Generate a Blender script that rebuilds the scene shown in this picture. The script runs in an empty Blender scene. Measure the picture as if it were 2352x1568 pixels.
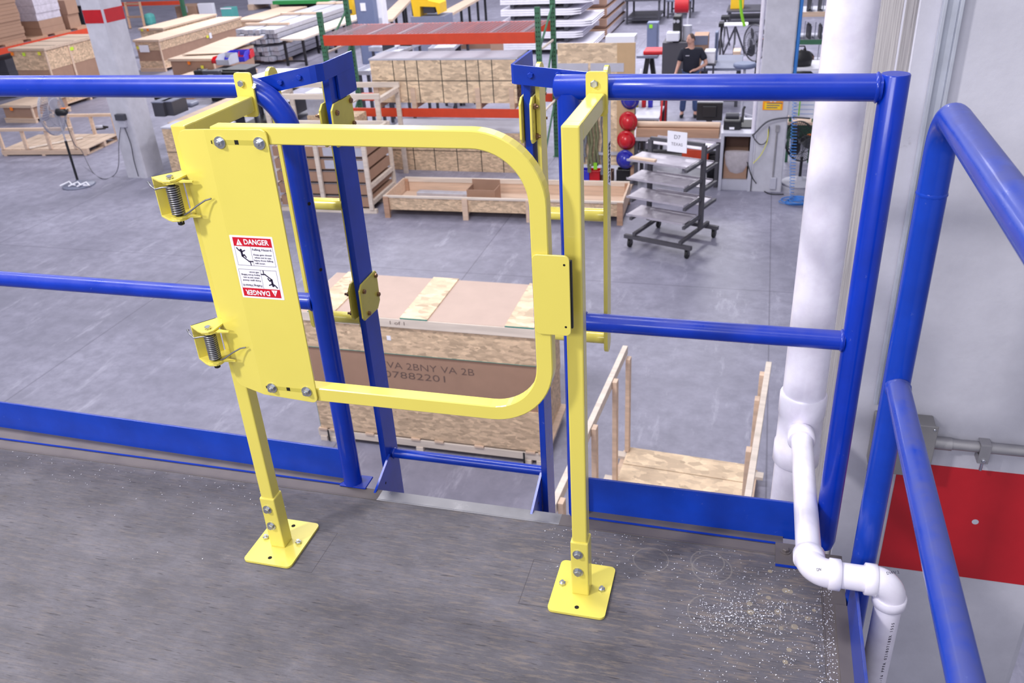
import bpy, bmesh, math, random
from mathutils import Vector, Matrix
random.seed(7)
PI = math.pi
S = bpy.context.scene
COL = S.collection

# ------------------------------------------------------------------ camera, world, lights, exposure
F = 1953.03; CW, CH = 2352, 1568
C0 = Vector((1.04648494, -1.63480284, 1.3933768))
RR = Vector((0.96328017, 0.26286509, -0.05471074))      # camera right
RD = Vector((0.07841894, -0.47031902, -0.8790054))      # camera down
RF = Vector((-0.25679133, 0.84243811, -0.47366259))     # camera forward
cam = bpy.data.cameras.new('camera'); cam_o = bpy.data.objects.new('camera', cam); COL.objects.link(cam_o)
cam.sensor_width = 36.0; cam.lens = 36.0 * F / CW; cam.clip_end = 200; cam.clip_start = 0.05
M = Matrix(((RR.x, -RD.x, -RF.x, C0.x), (RR.y, -RD.y, -RF.y, C0.y), (RR.z, -RD.z, -RF.z, C0.z), (0, 0, 0, 1)))
cam_o.matrix_world = M
cam.dof.use_dof = True; cam.dof.focus_distance = 1.75; cam.dof.aperture_fstop = 9.0
S.camera = cam_o
S.view_settings.view_transform = 'Standard'; S.view_settings.look = 'None'
S.view_settings.gamma = 1; S.view_settings.use_curve_mapping = False
S.view_settings.exposure = 0.0

w = bpy.data.worlds.new('hall_light'); S.world = w; w.use_nodes = True
w.node_tree.nodes['Background'].inputs[0].default_value = (0.88, 0.885, 1.0, 1)
w.node_tree.nodes['Background'].inputs[1].default_value = 0.5

def area(name, loc, tgt, sx, sy, power, col=(1, 1, 1), shape='RECTANGLE'):
    l = bpy.data.lights.new(name, 'AREA'); l.shape = shape; l.size = sx; l.size_y = sy; l.energy = power; l.color = col
    o = bpy.data.objects.new(name, l); COL.objects.link(o); o.location = loc
    d = Vector(tgt) - Vector(loc); o.rotation_euler = d.to_track_quat('-Z', 'Y').to_euler()
    return o
area('high_bay_lamp_near', (-2.3, -3.1, 3.9), (0.5, -0.1, 0.4), 0.42, 0.42, 165, (1, 0.97, 0.97))
for i, (x, y, e_) in enumerate([(-3, 5.5, 60), (-12, 10, 330), (-1, 13, 300), (-9, 21, 900), (0, 24, 1000), (-17, 28, 1300), (-4, 33, 900)]):
    area('high_bay_lamp_hall.%03d' % i, (x, y, 5.2), (x, y, -3.4), 2.4, 2.4, e_, (0.97, 0.96, 1.0))
area('high_bay_lamp_deck', (1.6, -3.0, 5.2), (1.1, 0.0, 0.2), 2.2, 0.9, 30, (0.97, 0.965, 1.0))
area('fill_light_rear', (-2.0, -8.5, 4.6), (-1.5, 0.0, 0.0), 5.0, 1.6, 370, (0.98, 0.97, 1.0))  # added soft frontal fill behind the camera, brightens upright faces
area('fill_light_edge', (-2.5, 0.9, 5.3), (-2.5, 9.5, -3.4), 6.0, 1.2, 620, (0.98, 0.97, 1.0))  # added fill facing into the hall, brightens the crate fronts

G = -3.4                                               # hall floor height; the deck is z = 0
def ray(px, py): return RR * ((px - CW / 2) / F) + RD * ((py - CH / 2) / F) + RF
def at(px, py, x=None, y=None, z=None):
    d = ray(px, py)
    if x is not None: t = (x - C0.x) / d.x
    elif y is not None: t = (y - C0.y) / d.y
    else: t = (z - C0.z) / d.z
    return C0 + d * t
def g(px, py): return at(px, py, z=G)

# ------------------------------------------------------------------ materials
MATS = {}
def lin(c): return tuple(((v / 255) / 12.92 if v / 255 <= 0.04045 else ((v / 255 + 0.055) / 1.055) ** 2.4) for v in c)
class NT:
    def __init__(s, name):
        s.m = bpy.data.materials.new(name); s.m.use_nodes = True; s.t = s.m.node_tree; s.b = s.t.nodes['Principled BSDF']; MATS[name] = s.m
    def n(s, ty, **k):
        o = s.t.nodes.new(ty)
        for a, b in k.items(): setattr(o, a, b)
        return o
    def l(s, a, b): s.t.links.new(a, b)
    def coord(s, scale=(1, 1, 1), rot=(0, 0, 0)):
        c = s.n('ShaderNodeTexCoord'); m = s.n('ShaderNodeMapping'); m.inputs['Scale'].default_value = scale; m.inputs['Rotation'].default_value = rot
        s.l(c.outputs['Object'], m.inputs[0]); return m.outputs[0]
    def noise(s, v, scale, detail=4, rough=0.6, out='Fac'):
        o = s.n('ShaderNodeTexNoise'); o.inputs['Scale'].default_value = scale; o.inputs['Detail'].default_value = detail; o.inputs['Roughness'].default_value = rough
        s.l(v, o.inputs['Vector']); return o.outputs[out]
    def ramp(s, f, stops):
        r = s.n('ShaderNodeValToRGB'); e = r.color_ramp.elements
        while len(e) < len(stops): e.new(0.5)
        for el, (p, c) in zip(e, stops):
            el.position = p; el.color = (*c, 1) if len(c) == 3 else c
        s.l(f, r.inputs[0]); return r.outputs[0]
    def mix(s, f, a, b, mode='MIX'):
        o = s.n('ShaderNodeMix'); o.data_type = 'RGBA'; o.blend_type = mode
        if isinstance(f, (int, float)): o.inputs[0].default_value = f
        else: s.l(f, o.inputs[0])
        for sock, v in ((o.inputs[6], a), (o.inputs[7], b)):
            if isinstance(v, tuple): sock.default_value = (*v, 1)
            else: s.l(v, sock)
        return o.outputs[2]
    def math(s, op, a, b=0.0, c=0.0):
        o = s.n('ShaderNodeMath'); o.operation = op
        for i, v in enumerate((a, b, c)):
            if isinstance(v, (int, float)): o.inputs[i].default_value = v
            else: s.l(v, o.inputs[i])
        return o.outputs[0]
    def base(s, c):
        if isinstance(c, tuple): s.b.inputs['Base Color'].default_value = (*c, 1)
        else: s.l(c, s.b.inputs['Base Color'])
    def set(s, rough=0.5, metal=0.0, spec=0.5, coat=0.0, trans=0.0, alpha=None):
        s.b.inputs['Roughness'].default_value = rough; s.b.inputs['Metallic'].default_value = metal
        s.b.inputs['Specular IOR Level'].default_value = spec; s.b.inputs['Coat Weight'].default_value = coat
        s.b.inputs['Coat Roughness'].default_value = 0.08
        if alpha is not None: s.b.inputs['Alpha'].default_value = alpha
        return s
    def bump(s, h, strength=0.3, dist=0.002):
        b = s.n('ShaderNodeBump'); b.inputs['Strength'].default_value = strength; b.inputs['Distance'].default_value = dist
        s.l(h, b.inputs['Height']); s.l(b.outputs[0], s.b.inputs['Normal'])

def flat(name, rgb, rough=0.5, metal=0.0, var=0.06, scale=6, coat=0.0, alpha=None, bump=0.0, spec=0.5):
    s = NT(name); c = lin(rgb); v = s.coord()
    f = s.noise(v, scale, 4)
    s.base(s.ramp(f, [(0.25, tuple(x * (1 - var) for x in c)), (0.75, tuple(min(1, x * (1 + var)) for x in c))]))
    s.set(rough, metal, spec, coat, alpha=alpha)
    if bump: s.bump(s.noise(v, scale * 8, 5), bump, 0.003)
    return s.m

# blue enamel with dust and scuffs on top faces
def blue_mat(name, rgb, dusty):
    s = NT(name); v = s.coord(); c = lin(rgb)
    n1 = s.noise(v, 9, 5); n2 = s.noise(v, 70, 4)
    col = s.ramp(n1, [(0.3, tuple(x * 0.85 for x in c)), (0.75, tuple(x * 1.18 for x in c))])
    geo = s.n('ShaderNodeNewGeometry'); sep = s.n('ShaderNodeSeparateXYZ'); s.l(geo.outputs['Normal'], sep.inputs[0])
    up = s.math('SMOOTHSTEP', sep.outputs[2], 0.45, 1.0) if False else s.math('MULTIPLY', s.math('MAXIMUM', s.math('SUBTRACT', sep.outputs[2], 0.3), 0.0), 1.1)
    m = s.math('MULTIPLY', up, s.ramp(n1, [(0.32, (0, 0, 0)), (0.62, (1, 1, 1))]))
    m = s.math('MULTIPLY', m, dusty)
    m = s.math('MINIMUM', m, 0.5)
    col = s.mix(m, col, lin((88, 84, 96)))
    sc = s.ramp(n2, [(0.69, (0, 0, 0)), (0.75, (1, 1, 1))])
    col = s.mix(s.math('MULTIPLY', sc, 0.25), col, lin((120, 135, 185)))
    s.base(col); s.set(0.24, 0, 0.38, 0.1)
    s.l(s.math('ADD', s.math('MULTIPLY', m, 0.6), 0.24), s.b.inputs['Roughness'])
    s.bump(n2, 0.05, 0.001)
    return s.m
blue_mat('blue_enamel', (6, 50, 172), 0.5)
blue_mat('blue_enamel_dusty', (14, 60, 174), 1.0)
blue_mat('blue_enamel_clean', (14, 54, 168), 0.0)

s = NT('yellow_enamel'); v = s.coord(); n = s.noise(v, 5, 3)
c = lin((232, 217, 100))
s.base(s.ramp(n, [(0.3, tuple(x * 0.96 for x in c)), (0.7, c)])); s.set(0.24, 0, 0.5, 0.3); s.bump(s.noise(v, 130, 3), 0.04, 0.001)
s = NT('yellow_enamel_dull'); v = s.coord(); n = s.noise(v, 14, 4)
c = lin((205, 192, 80))
s.base(s.ramp(n, [(0.3, tuple(x * 0.86 for x in c)), (0.7, c)])); s.set(0.36, 0, 0.5, 0.1)
flat('zinc_bolt', (205, 208, 215), 0.28, 1.0, 0.2, 60)
flat('bronze_bolt', (150, 118, 92), 0.4, 0.85, 0.25, 60)
flat('spring_steel', (150, 150, 156), 0.35, 0.9, 0.15, 60)
flat('black_rubber', (22, 22, 26), 0.6)
flat('dark_hole', (18, 14, 12), 0.9)

# deck plywood: worn grey paint, wood streaks, ring stains, scribed outlines
s = NT('deck_plywood'); v = s.coord((1, 1, 1)); vs = s.coord((3, 7, 1))
a = s.noise(s.coord((1, 1.6, 1)), 5.5, 10, 0.72); b = s.noise(v, 3.2, 5); d = s.noise(s.coord((5, 34, 1)), 3.2, 8, 0.75)
col = s.ramp(a, [(0.3, lin((78, 76, 82))), (0.5, lin((96, 93, 100))), (0.72, lin((113, 110, 118)))])
grain = s.noise(s.coord((4, 60, 1)), 4.5, 6, 0.7)
col = s.mix(s.ramp(grain, [(0.36, (0.6,) * 3), (0.5, (0.0,) * 3)]), col, lin((80, 76, 82)))
brown = s.ramp(d, [(0.50, (0, 0, 0)), (0.60, (1, 1, 1))])
dash = s.ramp(s.noise(s.coord((9, 85, 1), (0, 0, 0.05)), 2.2, 3, 0.5), [(0.31, (1, 1, 1)), (0.36, (0, 0, 0))])
col = s.mix(s.math('MULTIPLY', dash, 0.7), col, lin((52, 48, 52)))
dark = s.ramp(s.noise(s.coord((1, 1.5, 1)), 2.1, 8, 0.7), [(0.30, (1, 1, 1)), (0.46, (0, 0, 0))])
col = s.mix(s.math('MULTIPLY', dark, 0.4), col, lin((70, 66, 72)))
fleck = s.ramp(s.noise(v, 120, 6, 0.8), [(0.34, (1, 1, 1)), (0.45, (0, 0, 0))])
col = s.mix(s.math('MULTIPLY', fleck, 0.3), col, lin((74, 70, 76)))
wisp = s.ramp(s.noise(s.coord((1.3, 2, 1), (0, 0, 0.6)), 4.2, 9, 0.8), [(0.60, (0, 0, 0)), (0.72, (1, 1, 1))])
col = s.mix(s.math('MULTIPLY', wisp, 0.35), col, lin((140, 137, 144)))
cc = s.n('ShaderNodeTexCoord'); sp = s.n('ShaderNodeSeparateXYZ'); s.l(cc.outputs['Object'], sp.inputs[0])
X, Y = sp.outputs[0], sp.outputs[1]
rg = s.ramp(s.math('ADD', s.math('MULTIPLY', X, 0.8), 0.0), [(0.0, (0.35, 0.35, 0.35)), (0.85, (1, 1, 1))])
col = s.mix(s.math('MULTIPLY', s.math('MULTIPLY', brown, rg), 0.55), col, lin((138, 124, 112)))
def ring(cx, cy, r, wd, colr, k, fill=False):
    global col
    dx = s.math('SUBTRACT', X, cx); dy = s.math('SUBTRACT', Y, cy)
    dd = s.math('SQRT', s.math('ADD', s.math('MULTIPLY', dx, dx), s.math('MULTIPLY', dy, dy)))
    if not fill: dd = s.math('ABSOLUTE', s.math('SUBTRACT', dd, r))
    m = s.math('LESS_THAN', dd, r if fill else wd)
    m = s.math('MULTIPLY', m, s.math('MULTIPLY', s.ramp(b, [(0.3, (0.3,) * 3), (0.6, (1,) * 3)]), k))
    col = s.mix(m, col, lin(colr))
RINGS = [(1495, 1285, 40), (1625, 1290, 38), (1635, 1305, 45), (1635, 1405, 55), (1770, 1400, 52)]
for px, py, rp in RINGS:
    c_ = at(px, py, z=0); r_ = (at(px + rp, py, z=0) - c_).length
    ring(c_.x, c_.y, r_, 0.0016, (150, 144, 138), 0.35)
rs = random.Random(3)
for k_ in range(15):
    px = 1790 + rs.gauss(0, 42); py = 1395 + rs.gauss(0, 38); c_ = at(px, py, z=0)
    ring(c_.x, c_.y, rs.uniform(0.003, 0.008), 0, (168, 155, 132), 0.8, True)
def scribe(x0, y0, x1, y1):                              # rounded plate outlines pencilled on the boards
    global col
    hx, hy = (x1 - x0) / 2, (y1 - y0) / 2
    qx = s.math('SUBTRACT', s.math('ABSOLUTE', s.math('SUBTRACT', X, (x0 + x1) / 2)), hx)
    qy = s.math('SUBTRACT', s.math('ABSOLUTE', s.math('SUBTRACT', Y, (y0 + y1) / 2)), hy)
    m = s.math('LESS_THAN', s.math('ABSOLUTE', s.math('MAXIMUM', qx, qy)), 0.0009)
    col = s.mix(s.math('MULTIPLY', m, 0.7), col, lin((62, 58, 62)))
scribe(0.0, -0.335, 0.125, -0.195); scribe(0.625, -0.325, 0.75, -0.185)
s.base(col); s.set(0.62, 0, 0.35); s.bump(s.math('ADD', a, s.math('MULTIPLY', d, 0.5)), 0.25, 0.002)

def metal_mat(name, rgb, rough, metal, dust=0.3):
    s = NT(name); v = s.coord(); n = s.noise(v, 12, 6); c = lin(rgb)
    s.base(s.ramp(n, [(0.3, tuple(x * 0.8 for x in c)), (0.7, c)])); s.set(rough, metal)
    s.l(s.ramp(n, [(0.3, (rough,) * 3), (0.7, (min(1, rough + dust),) * 3)]), s.b.inputs['Roughness'])
    return s.m
metal_mat('nosing_steel', (168, 166, 170), 0.22, 0.75)
metal_mat('dusty_steel', (116, 108, 108), 0.5, 0.35)
metal_mat('galvanised', (200, 204, 216), 0.45, 0.45)
metal_mat('conduit_steel', (176, 174, 178), 0.35, 0.7)
metal_mat('box_grey', (140, 138, 140), 0.5, 0.2)
metal_mat('cart_steel', (92, 90, 98), 0.5, 0.3)
metal_mat('shelf_steel', (196, 190, 202), 0.35, 0.3, 0.35)
metal_mat('aluminium', (205, 206, 218), 0.35, 0.5)

s = NT('pvc_white'); v = s.coord(); n = s.noise(v, 20, 5)
s.base(s.ramp(n, [(0.3, lin((226, 220, 236))), (0.6, lin((238, 234, 248)))])); s.set(0.3, 0, 0.5, 0.2)

# concrete floor: mottled, saw cut joints, scuffs
s = NT('hall_floor'); v = s.coord(); n1 = s.noise(v, 0.55, 8, 0.65); n2 = s.noise(v, 5, 8, 0.7); n3 = s.noise(s.coord((1.5, 0.35, 1), (0, 0, 0.5)), 3, 6, 0.7)
col = s.ramp(n1, [(0.3, lin((124, 123, 140))), (0.5, lin((143, 141, 160))), (0.7, lin((162, 160, 180)))])
col = s.mix(s.ramp(n2, [(0.38, (0.6,) * 3), (0.6, (0.0,) * 3)]), col, lin((118, 117, 134)))
col = s.mix(s.math('MULTIPLY', s.ramp(n3, [(0.58, (0,) * 3), (0.70, (1,) * 3)]), 0.4), col, lin((192, 190, 208)))
cc = s.n('ShaderNodeTexCoord'); sp = s.n('ShaderNodeSeparateXYZ'); s.l(cc.outputs['Object'], sp.inputs[0])
for sock, off, per in ((sp.outputs[0], 1.38, 4.1), (sp.outputs[1], 8.75, 5.2)):
    m = s.math('PINGPONG', s.math('ADD', sock, -off), per / 2)
    m = s.math('LESS_THAN', m, 0.008)
    col = s.mix(s.math('MULTIPLY', m, 0.55), col, lin((84, 82, 98)))
s.base(col); s.set(0.5, 0, 0.4); s.bump(n2, 0.1, 0.004)

s = NT('concrete'); v = s.coord(); n1 = s.noise(v, 2.5, 9, 0.65); n2 = s.noise(v, 40, 6)
col = s.ramp(n1, [(0.3, lin((184, 183, 194))), (0.6, lin((204, 203, 214))), (0.75, lin((214, 212, 224)))])
sp_ = s.ramp(s.noise(v, 14, 4), [(0.70, (0,) * 3), (0.76, (1,) * 3)])
col = s.mix(s.math('MULTIPLY', sp_, 0.4), col, lin((128, 122, 126)))
s.base(col); s.set(0.75, 0, 0.25); s.bump(n2, 0.35, 0.003)
s = NT('concrete_rough'); v = s.coord((9, 9, 0.9)); n1 = s.noise(v, 4, 9, 0.7); n2 = s.noise(s.coord((1, 1, 0.3)), 50, 8)
col = s.ramp(n1, [(0.3, lin((128, 124, 126))), (0.5, lin((164, 160, 162))), (0.72, lin((190, 186, 186)))])
s.base(col); s.set(0.85, 0, 0.2); s.bump(s.math('ADD', n1, n2), 0.7, 0.006)
flat('band_red', (186, 20, 34), 0.55, 0, 0.08, 8)

def osb(name, base, sc):
    s = NT(name); c = base
    v = s.coord((sc, sc * 2.0, sc * 2.6))
    vo = s.n('ShaderNodeTexVoronoi'); vo.inputs['Scale'].default_value = 1.0
    wv = s.n('ShaderNodeVectorMath'); wv.operation = 'ADD'; nz = s.noise(v, 0.9, 3, 0.6, 'Color')
    s.l(v, wv.inputs[0]); s.l(nz, wv.inputs[1]); s.l(wv.outputs[0], vo.inputs['Vector'])
    sepc = s.n('ShaderNodeSeparateColor'); s.l(vo.outputs['Color'], sepc.inputs[0])
    k = lambda f: lin(tuple(min(255, int(x * f)) for x in c))
    col = s.ramp(sepc.outputs[0], [(0.0, k(.84)), (0.3, k(.94)), (0.6, k(1.02)), (1.0, k(1.12))])
    f1 = s.noise(s.coord((sc * .5, sc * .8, sc * 1.0)), 1.2, 4)
    col = s.mix(s.ramp(f1, [(0.35, (0.5,) * 3), (0.6, (0.0,) * 3)]), col, k(.86))
    f2 = s.ramp(s.noise(s.coord((sc * .8, sc * 1.4, sc * 2.2)), 1.0, 2), [(0.71, (0,) * 3), (0.76, (1,) * 3)])
    col = s.mix(s.math('MULTIPLY', f2, 0.7), col, lin((c[0] * .55, c[1] * .48, c[2] * .44)))
    s.base(col); s.set(0.7, 0, 0.3); s.bump(sepc.outputs[1], 0.12, 0.004)
    return s.m
osb('osb_board', (216, 188, 158), 17)
osb('osb_pale', (230, 204, 174), 10)
osb('osb_far', (218, 188, 158), 10)
def wood(name, rgb, sc=1.0, ax=(1, 14, 14)):
    s = NT(name); v = s.coord(tuple(a * sc for a in ax)); n = s.noise(v, 1.4, 5, 0.6); c = lin(rgb)
    s.base(s.ramp(n, [(0.3, tuple(x * .78 for x in c)), (0.6, c), (0.8, tuple(min(1, x * 1.08) for x in c))])); s.set(0.65, 0, 0.3)
    return s.m
wood('pine', (222, 194, 172)); wood('pine_white', (226, 212, 200)); wood('plywood_top', (212, 188, 168)); wood('pine_dark', (188, 150, 126))
flat('cardboard', (166, 132, 112), 0.8, 0, 0.07, 5)
flat('cardboard_top', (196, 172, 160), 0.8, 0, 0.05, 5)
flat('cardboard_dark', (120, 94, 84), 0.85, 0, 0.1, 5)
flat('strap_black', (24, 24, 28), 0.5)
flat('note_green', (200, 232, 66), 0.7); flat('note_orange', (255, 132, 30), 0.7); flat('note_yellow', (226, 222, 74), 0.7)
flat('paper_white', (238, 238, 248), 0.7, 0, 0.02)
flat('marker_ink', (104, 84, 78), 0.8)
flat('rack_orange', (214, 72, 42), 0.45, 0, 0.08)
flat('rack_green', (62, 112, 84), 0.5, 0, 0.12)
flat('rack_red', (196, 42, 34), 0.5)
flat('wire_deck', (178, 160, 170), 0.45, 0.4)
flat('white_paint', (232, 230, 240), 0.5); flat('plastic_wrap', (206, 200, 214), 0.25, 0.1, 0.2, 9)
flat('black_plastic', (26, 26, 32), 0.45); flat('dark_grey', (70, 70, 80), 0.5); flat('mid_grey', (122, 126, 148), 0.5); flat('light_grey', (190, 190, 204), 0.5)
flat('red_plastic', (206, 24, 36), 0.35); flat('blue_plastic', (58, 56, 200), 0.35); flat('teal_plastic', (92, 176, 172), 0.5); flat('green_paint', (40, 128, 66), 0.5)
flat('green_sheet', (120, 180, 150), 0.6); flat('machine_yellow', (232, 186, 30), 0.5); flat('cabinet_blue_grey', (110, 120, 152), 0.5)
flat('helmet_red', (202, 26, 40), 0.25, 0, 0.05, 6, 0.4); flat('helmet_blue', (44, 48, 172), 0.25, 0, 0.05, 6, 0.4)
flat('webbing_olive', (118, 120, 90), 0.8, 0, 0.3, 20); flat('webbing_grey', (120, 122, 130), 0.8, 0, 0.3, 20)
flat('sign_orange', (250, 160, 20), 0.5); flat('sign_yellow', (250, 206, 30), 0.5); flat('lime', (150, 226, 50), 0.5); flat('hose_blue', (60, 130, 210), 0.4)
flat('skin', (196, 150, 134), 0.55, 0, 0.06, 12); flat('hair_brown', (84, 66, 62), 0.8, 0, 0.2, 30); flat('shirt_navy', (26, 28, 44), 0.85, 0, 0.15, 12); flat('denim', (66, 84, 128), 0.85, 0, 0.15, 14)
flat('edge_teal', (60, 140, 130), 0.7); flat('pegboard', (200, 168, 130), 0.7); flat('dark_shelf', (52, 50, 56), 0.6)
flat('sticker_white', (244, 242, 250), 0.4, 0, 0.01); flat('sticker_red', (206, 14, 40), 0.4, 0, 0.02); flat('sticker_black', (30, 18, 52), 0.5); flat('sticker_grey', (96, 92, 110), 0.5)
flat('shaving', (225, 225, 235), 0.3, 0.2); flat('wall_white', (226, 224, 236), 0.7, 0, 0.03, 1)
flat('fan_blade', (186, 184, 200), 0.4, 0.1, 0.05, 6)
flat('fan_wire', (176, 176, 188), 0.4, 0.2)
flat('bag_clear', (225, 222, 232), 0.25, 0, 0.15, 10, 0, 0.6)
flat('lit_screen', (235, 240, 250), 0.4)
s = NT('glass_smoke'); s.base(lin((120, 120, 130))); s.set(0.2, 0, 0.5, alpha=0.5)

# ------------------------------------------------------------------ mesh builder
class MB:
    def __init__(s): s.v = []; s.f = []; s.sm = []
    def add(s, vs, fs, smooth=False):
        o = len(s.v); s.v += [Vector(x) for x in vs]; s.f += [tuple(i + o for i in f) for f in fs]; s.sm += [smooth] * len(fs); return s
    def box(s, x0, x1, y0, y1, z0, z1):
        if x0 > x1: x0, x1 = x1, x0
        if y0 > y1: y0, y1 = y1, y0
        if z0 > z1: z0, z1 = z1, z0
        vs = [(x, y, z) for z in (z0, z1) for y in (y0, y1) for x in (x0, x1)]
        return s.add(vs, [(0, 2, 3, 1), (4, 5, 7, 6), (0, 1, 5, 4), (1, 3, 7, 5), (3, 2, 6, 7), (2, 0, 4, 6)])
    def bar(s, a, b, wd, ht, up=(0, 0, 1)):                # rectangular bar from a to b
        a, b = Vector(a), Vector(b); d = (b - a).normalized(); up = Vector(up)
        if abs(d.dot(up)) > 0.95: up = Vector((0, 1, 0))
        sx = d.cross(up).normalized(); sz = sx.cross(d).normalized()
        vs = []
        for p in (a, b):
            for i, j in ((-1, -1), (1, -1), (1, 1), (-1, 1)): vs.append(p + sx * (i * wd / 2) + sz * (j * ht / 2))
        return s.add(vs, [(3, 2, 1, 0), (4, 5, 6, 7), (0, 1, 5, 4), (1, 2, 6, 5), (2, 3, 7, 6), (3, 0, 4, 7)])
    def tube(s, pts, r, n=16, cap=True, closed=False, rr=None):
        pts = [Vector(p) for p in pts]; N = len(pts); rings = []
        up = None
        for i, p in enumerate(pts):
            if closed: d = (pts[(i + 1) % N] - pts[i - 1])
            else: d = (pts[min(i + 1, N - 1)] - pts[max(i - 1, 0)])
            d.normalize()
            if up is None:
                up = Vector((0, 0, 1)) if abs(d.z) < 0.9 else Vector((1, 0, 0))
            sx = d.cross(up)
            if sx.length < 1e-4: sx = d.cross(Vector((0, 1, 0)))
            sx.normalize(); up = sx.cross(d).normalized()
            k = rr[i] if rr else r
            rings.append([p + (sx * math.cos(2 * PI * j / n) + up * math.sin(2 * PI * j / n)) * k for j in range(n)])
        o = len(s.v); vs = [q for rg_ in rings for q in rg_]; fs = []
        for i in range(N if closed else N - 1):
            i2 = (i + 1) % N
            for j in range(n):
                j2 = (j + 1) % n; fs.append((i * n + j, i * n + j2, i2 * n + j2, i2 * n + j))
        s.add(vs, fs, True)
        if cap and not closed:
            s.add(rings[0], [tuple(range(n - 1, -1, -1))]); s.add(rings[-1], [tuple(range(n))])
        return s
    def cyl(s, a, b, r, n=16, r2=None):
        return s.tube([a, b], r, n, True, False, [r, r if r2 is None else r2])
    def prism(s, poly, axis, a0, a1):                      # poly in the two other axes (in xyz order)
        def mk(p, a):
            if axis == 'x': return (a, p[0], p[1])
            if axis == 'y': return (p[0], a, p[1])
            return (p[0], p[1], a)
        n = len(poly); vs = [mk(p, a0) for p in poly] + [mk(p, a1) for p in poly]
        fs = [tuple(range(n)), tuple(range(2 * n - 1, n - 1, -1))] + [(i, i + n, (i + 1) % n + n, (i + 1) % n) for i in range(n)]
        return s.add(vs, fs)
    def lathe(s, prof, c=(0, 0, 0), n=24, squash=(1, 1)):
        vs = []; fs = []; c = Vector(c)
        for r, z in prof:
            for j in range(n): vs.append(c + Vector((r * math.cos(2 * PI * j / n) * squash[0], r * math.sin(2 * PI * j / n) * squash[1], z)))
        for i in range(len(prof) - 1):
            for j in range(n):
                j2 = (j + 1) % n; fs.append((i * n + j, i * n + j2, (i + 1) * n + j2, (i + 1) * n + j))
        s.add(vs, fs, True); return s
    def xf(s, m):
        s.v = [m @ q for q in s.v]; return s
    def sq(s, pts, wn, wt, nrm=(0, 1, 0), closed=False):   # square tube swept in the plane across nrm; wt in plane, wn along nrm
        pts = [Vector(p) for p in pts]; N = len(pts); nv = Vector(nrm).normalized(); rings = []
        for i, p in enumerate(pts):
            d0 = (pts[i] - pts[max(i - 1, 0)]); d1 = (pts[min(i + 1, N - 1)] - pts[i])
            if d0.length < 1e-6: d0 = d1
            if d1.length < 1e-6: d1 = d0
            d0.normalize(); d1.normalize(); d = (d0 + d1).normalized(); t = nv.cross(d).normalized(); k = 1 / max(0.3, d.dot(d1))
            b = 0.12
            ring_ = []
            for u, q in ((-1, -1 + b), (-1 + b, -1), (1 - b, -1), (1, -1 + b), (1, 1 - b), (1 - b, 1), (-1 + b, 1), (-1, 1 - b)):
                ring_.append(p + t * (u * wt / 2 * k) + nv * (q * wn / 2))
            rings.append(ring_)
        n = 8; vs = [q for r in rings for q in r]; fs = []
        for i in range(N - 1):
            for j in range(n):
                j2 = (j + 1) % n; fs.append((i * n + j, (i + 1) * n + j, (i + 1) * n + j2, i * n + j2))
        fs += [tuple(range(n)), tuple((N - 1) * n + j for j in range(n - 1, -1, -1))]
        return s.add(vs, fs)
def arc(c, r, a0, a1, n, u=(1, 0, 0), w_=(0, 0, 1)):
    c, u, w_ = Vector(c), Vector(u), Vector(w_)
    return [c + u * (r * math.cos(a0 + (a1 - a0) * i / n)) + w_ * (r * math.sin(a0 + (a1 - a0) * i / n)) for i in range(n + 1)]

def obj(name, mb, mat, parent=None, origin=None, bevel=0.0, label=None, autosm=False):
    if origin is None: origin = wpos(parent) if parent else Vector((0, 0, 0))
    me = bpy.data.meshes.new(name); me.from_pydata([tuple(q - origin) for q in mb.v], [], mb.f)
    bm = bmesh.new(); bm.from_mesh(me); bmesh.ops.recalc_face_normals(bm, faces=bm.faces); bm.to_mesh(me); bm.free()
    for p, sm in zip(me.polygons, mb.sm): p.use_smooth = sm
    me.materials.append(MATS[mat]); o = bpy.data.objects.new(name, me); COL.objects.link(o)
    if parent: o.parent = parent
    else: o.location = origin
    if bevel:
        m = o.modifiers.new('bevel', 'BEVEL'); m.width = bevel; m.segments = 2; m.limit_method = 'ANGLE'; m.angle_limit = 0.7; m.harden_normals = False
    if label: o['label'] = label
    return o
def wpos(o):
    p = Vector((0, 0, 0))
    while o is not None: p = p + Vector(o.location); o = o.parent
    return p
def lobj(name, mb, mat, parent, **k):                    # mesh given in the parent's own coordinates
    return obj(name, mb, mat, parent, origin=Vector((0, 0, 0)), **k)
def thing(name, label, cat, loc=(0, 0, 0), rz=0.0, group=None):
    o = bpy.data.objects.new(name, None); COL.objects.link(o); o.location = loc; o.rotation_euler = (0, 0, rz)
    o.empty_display_size = 0.1; o['label'] = label; o['category'] = cat
    if group: o['group'] = group
    return o
def tag(o, label, cat, group=None, kind=None):
    if label: o['label'] = label
    if cat: o['category'] = cat
    if group: o['group'] = group
    if kind: o['kind'] = kind
    return o
def struct(name, mb, mat, **k):
    o = obj(name, mb, mat, None, **k); o['kind'] = 'structure'; return o
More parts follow.
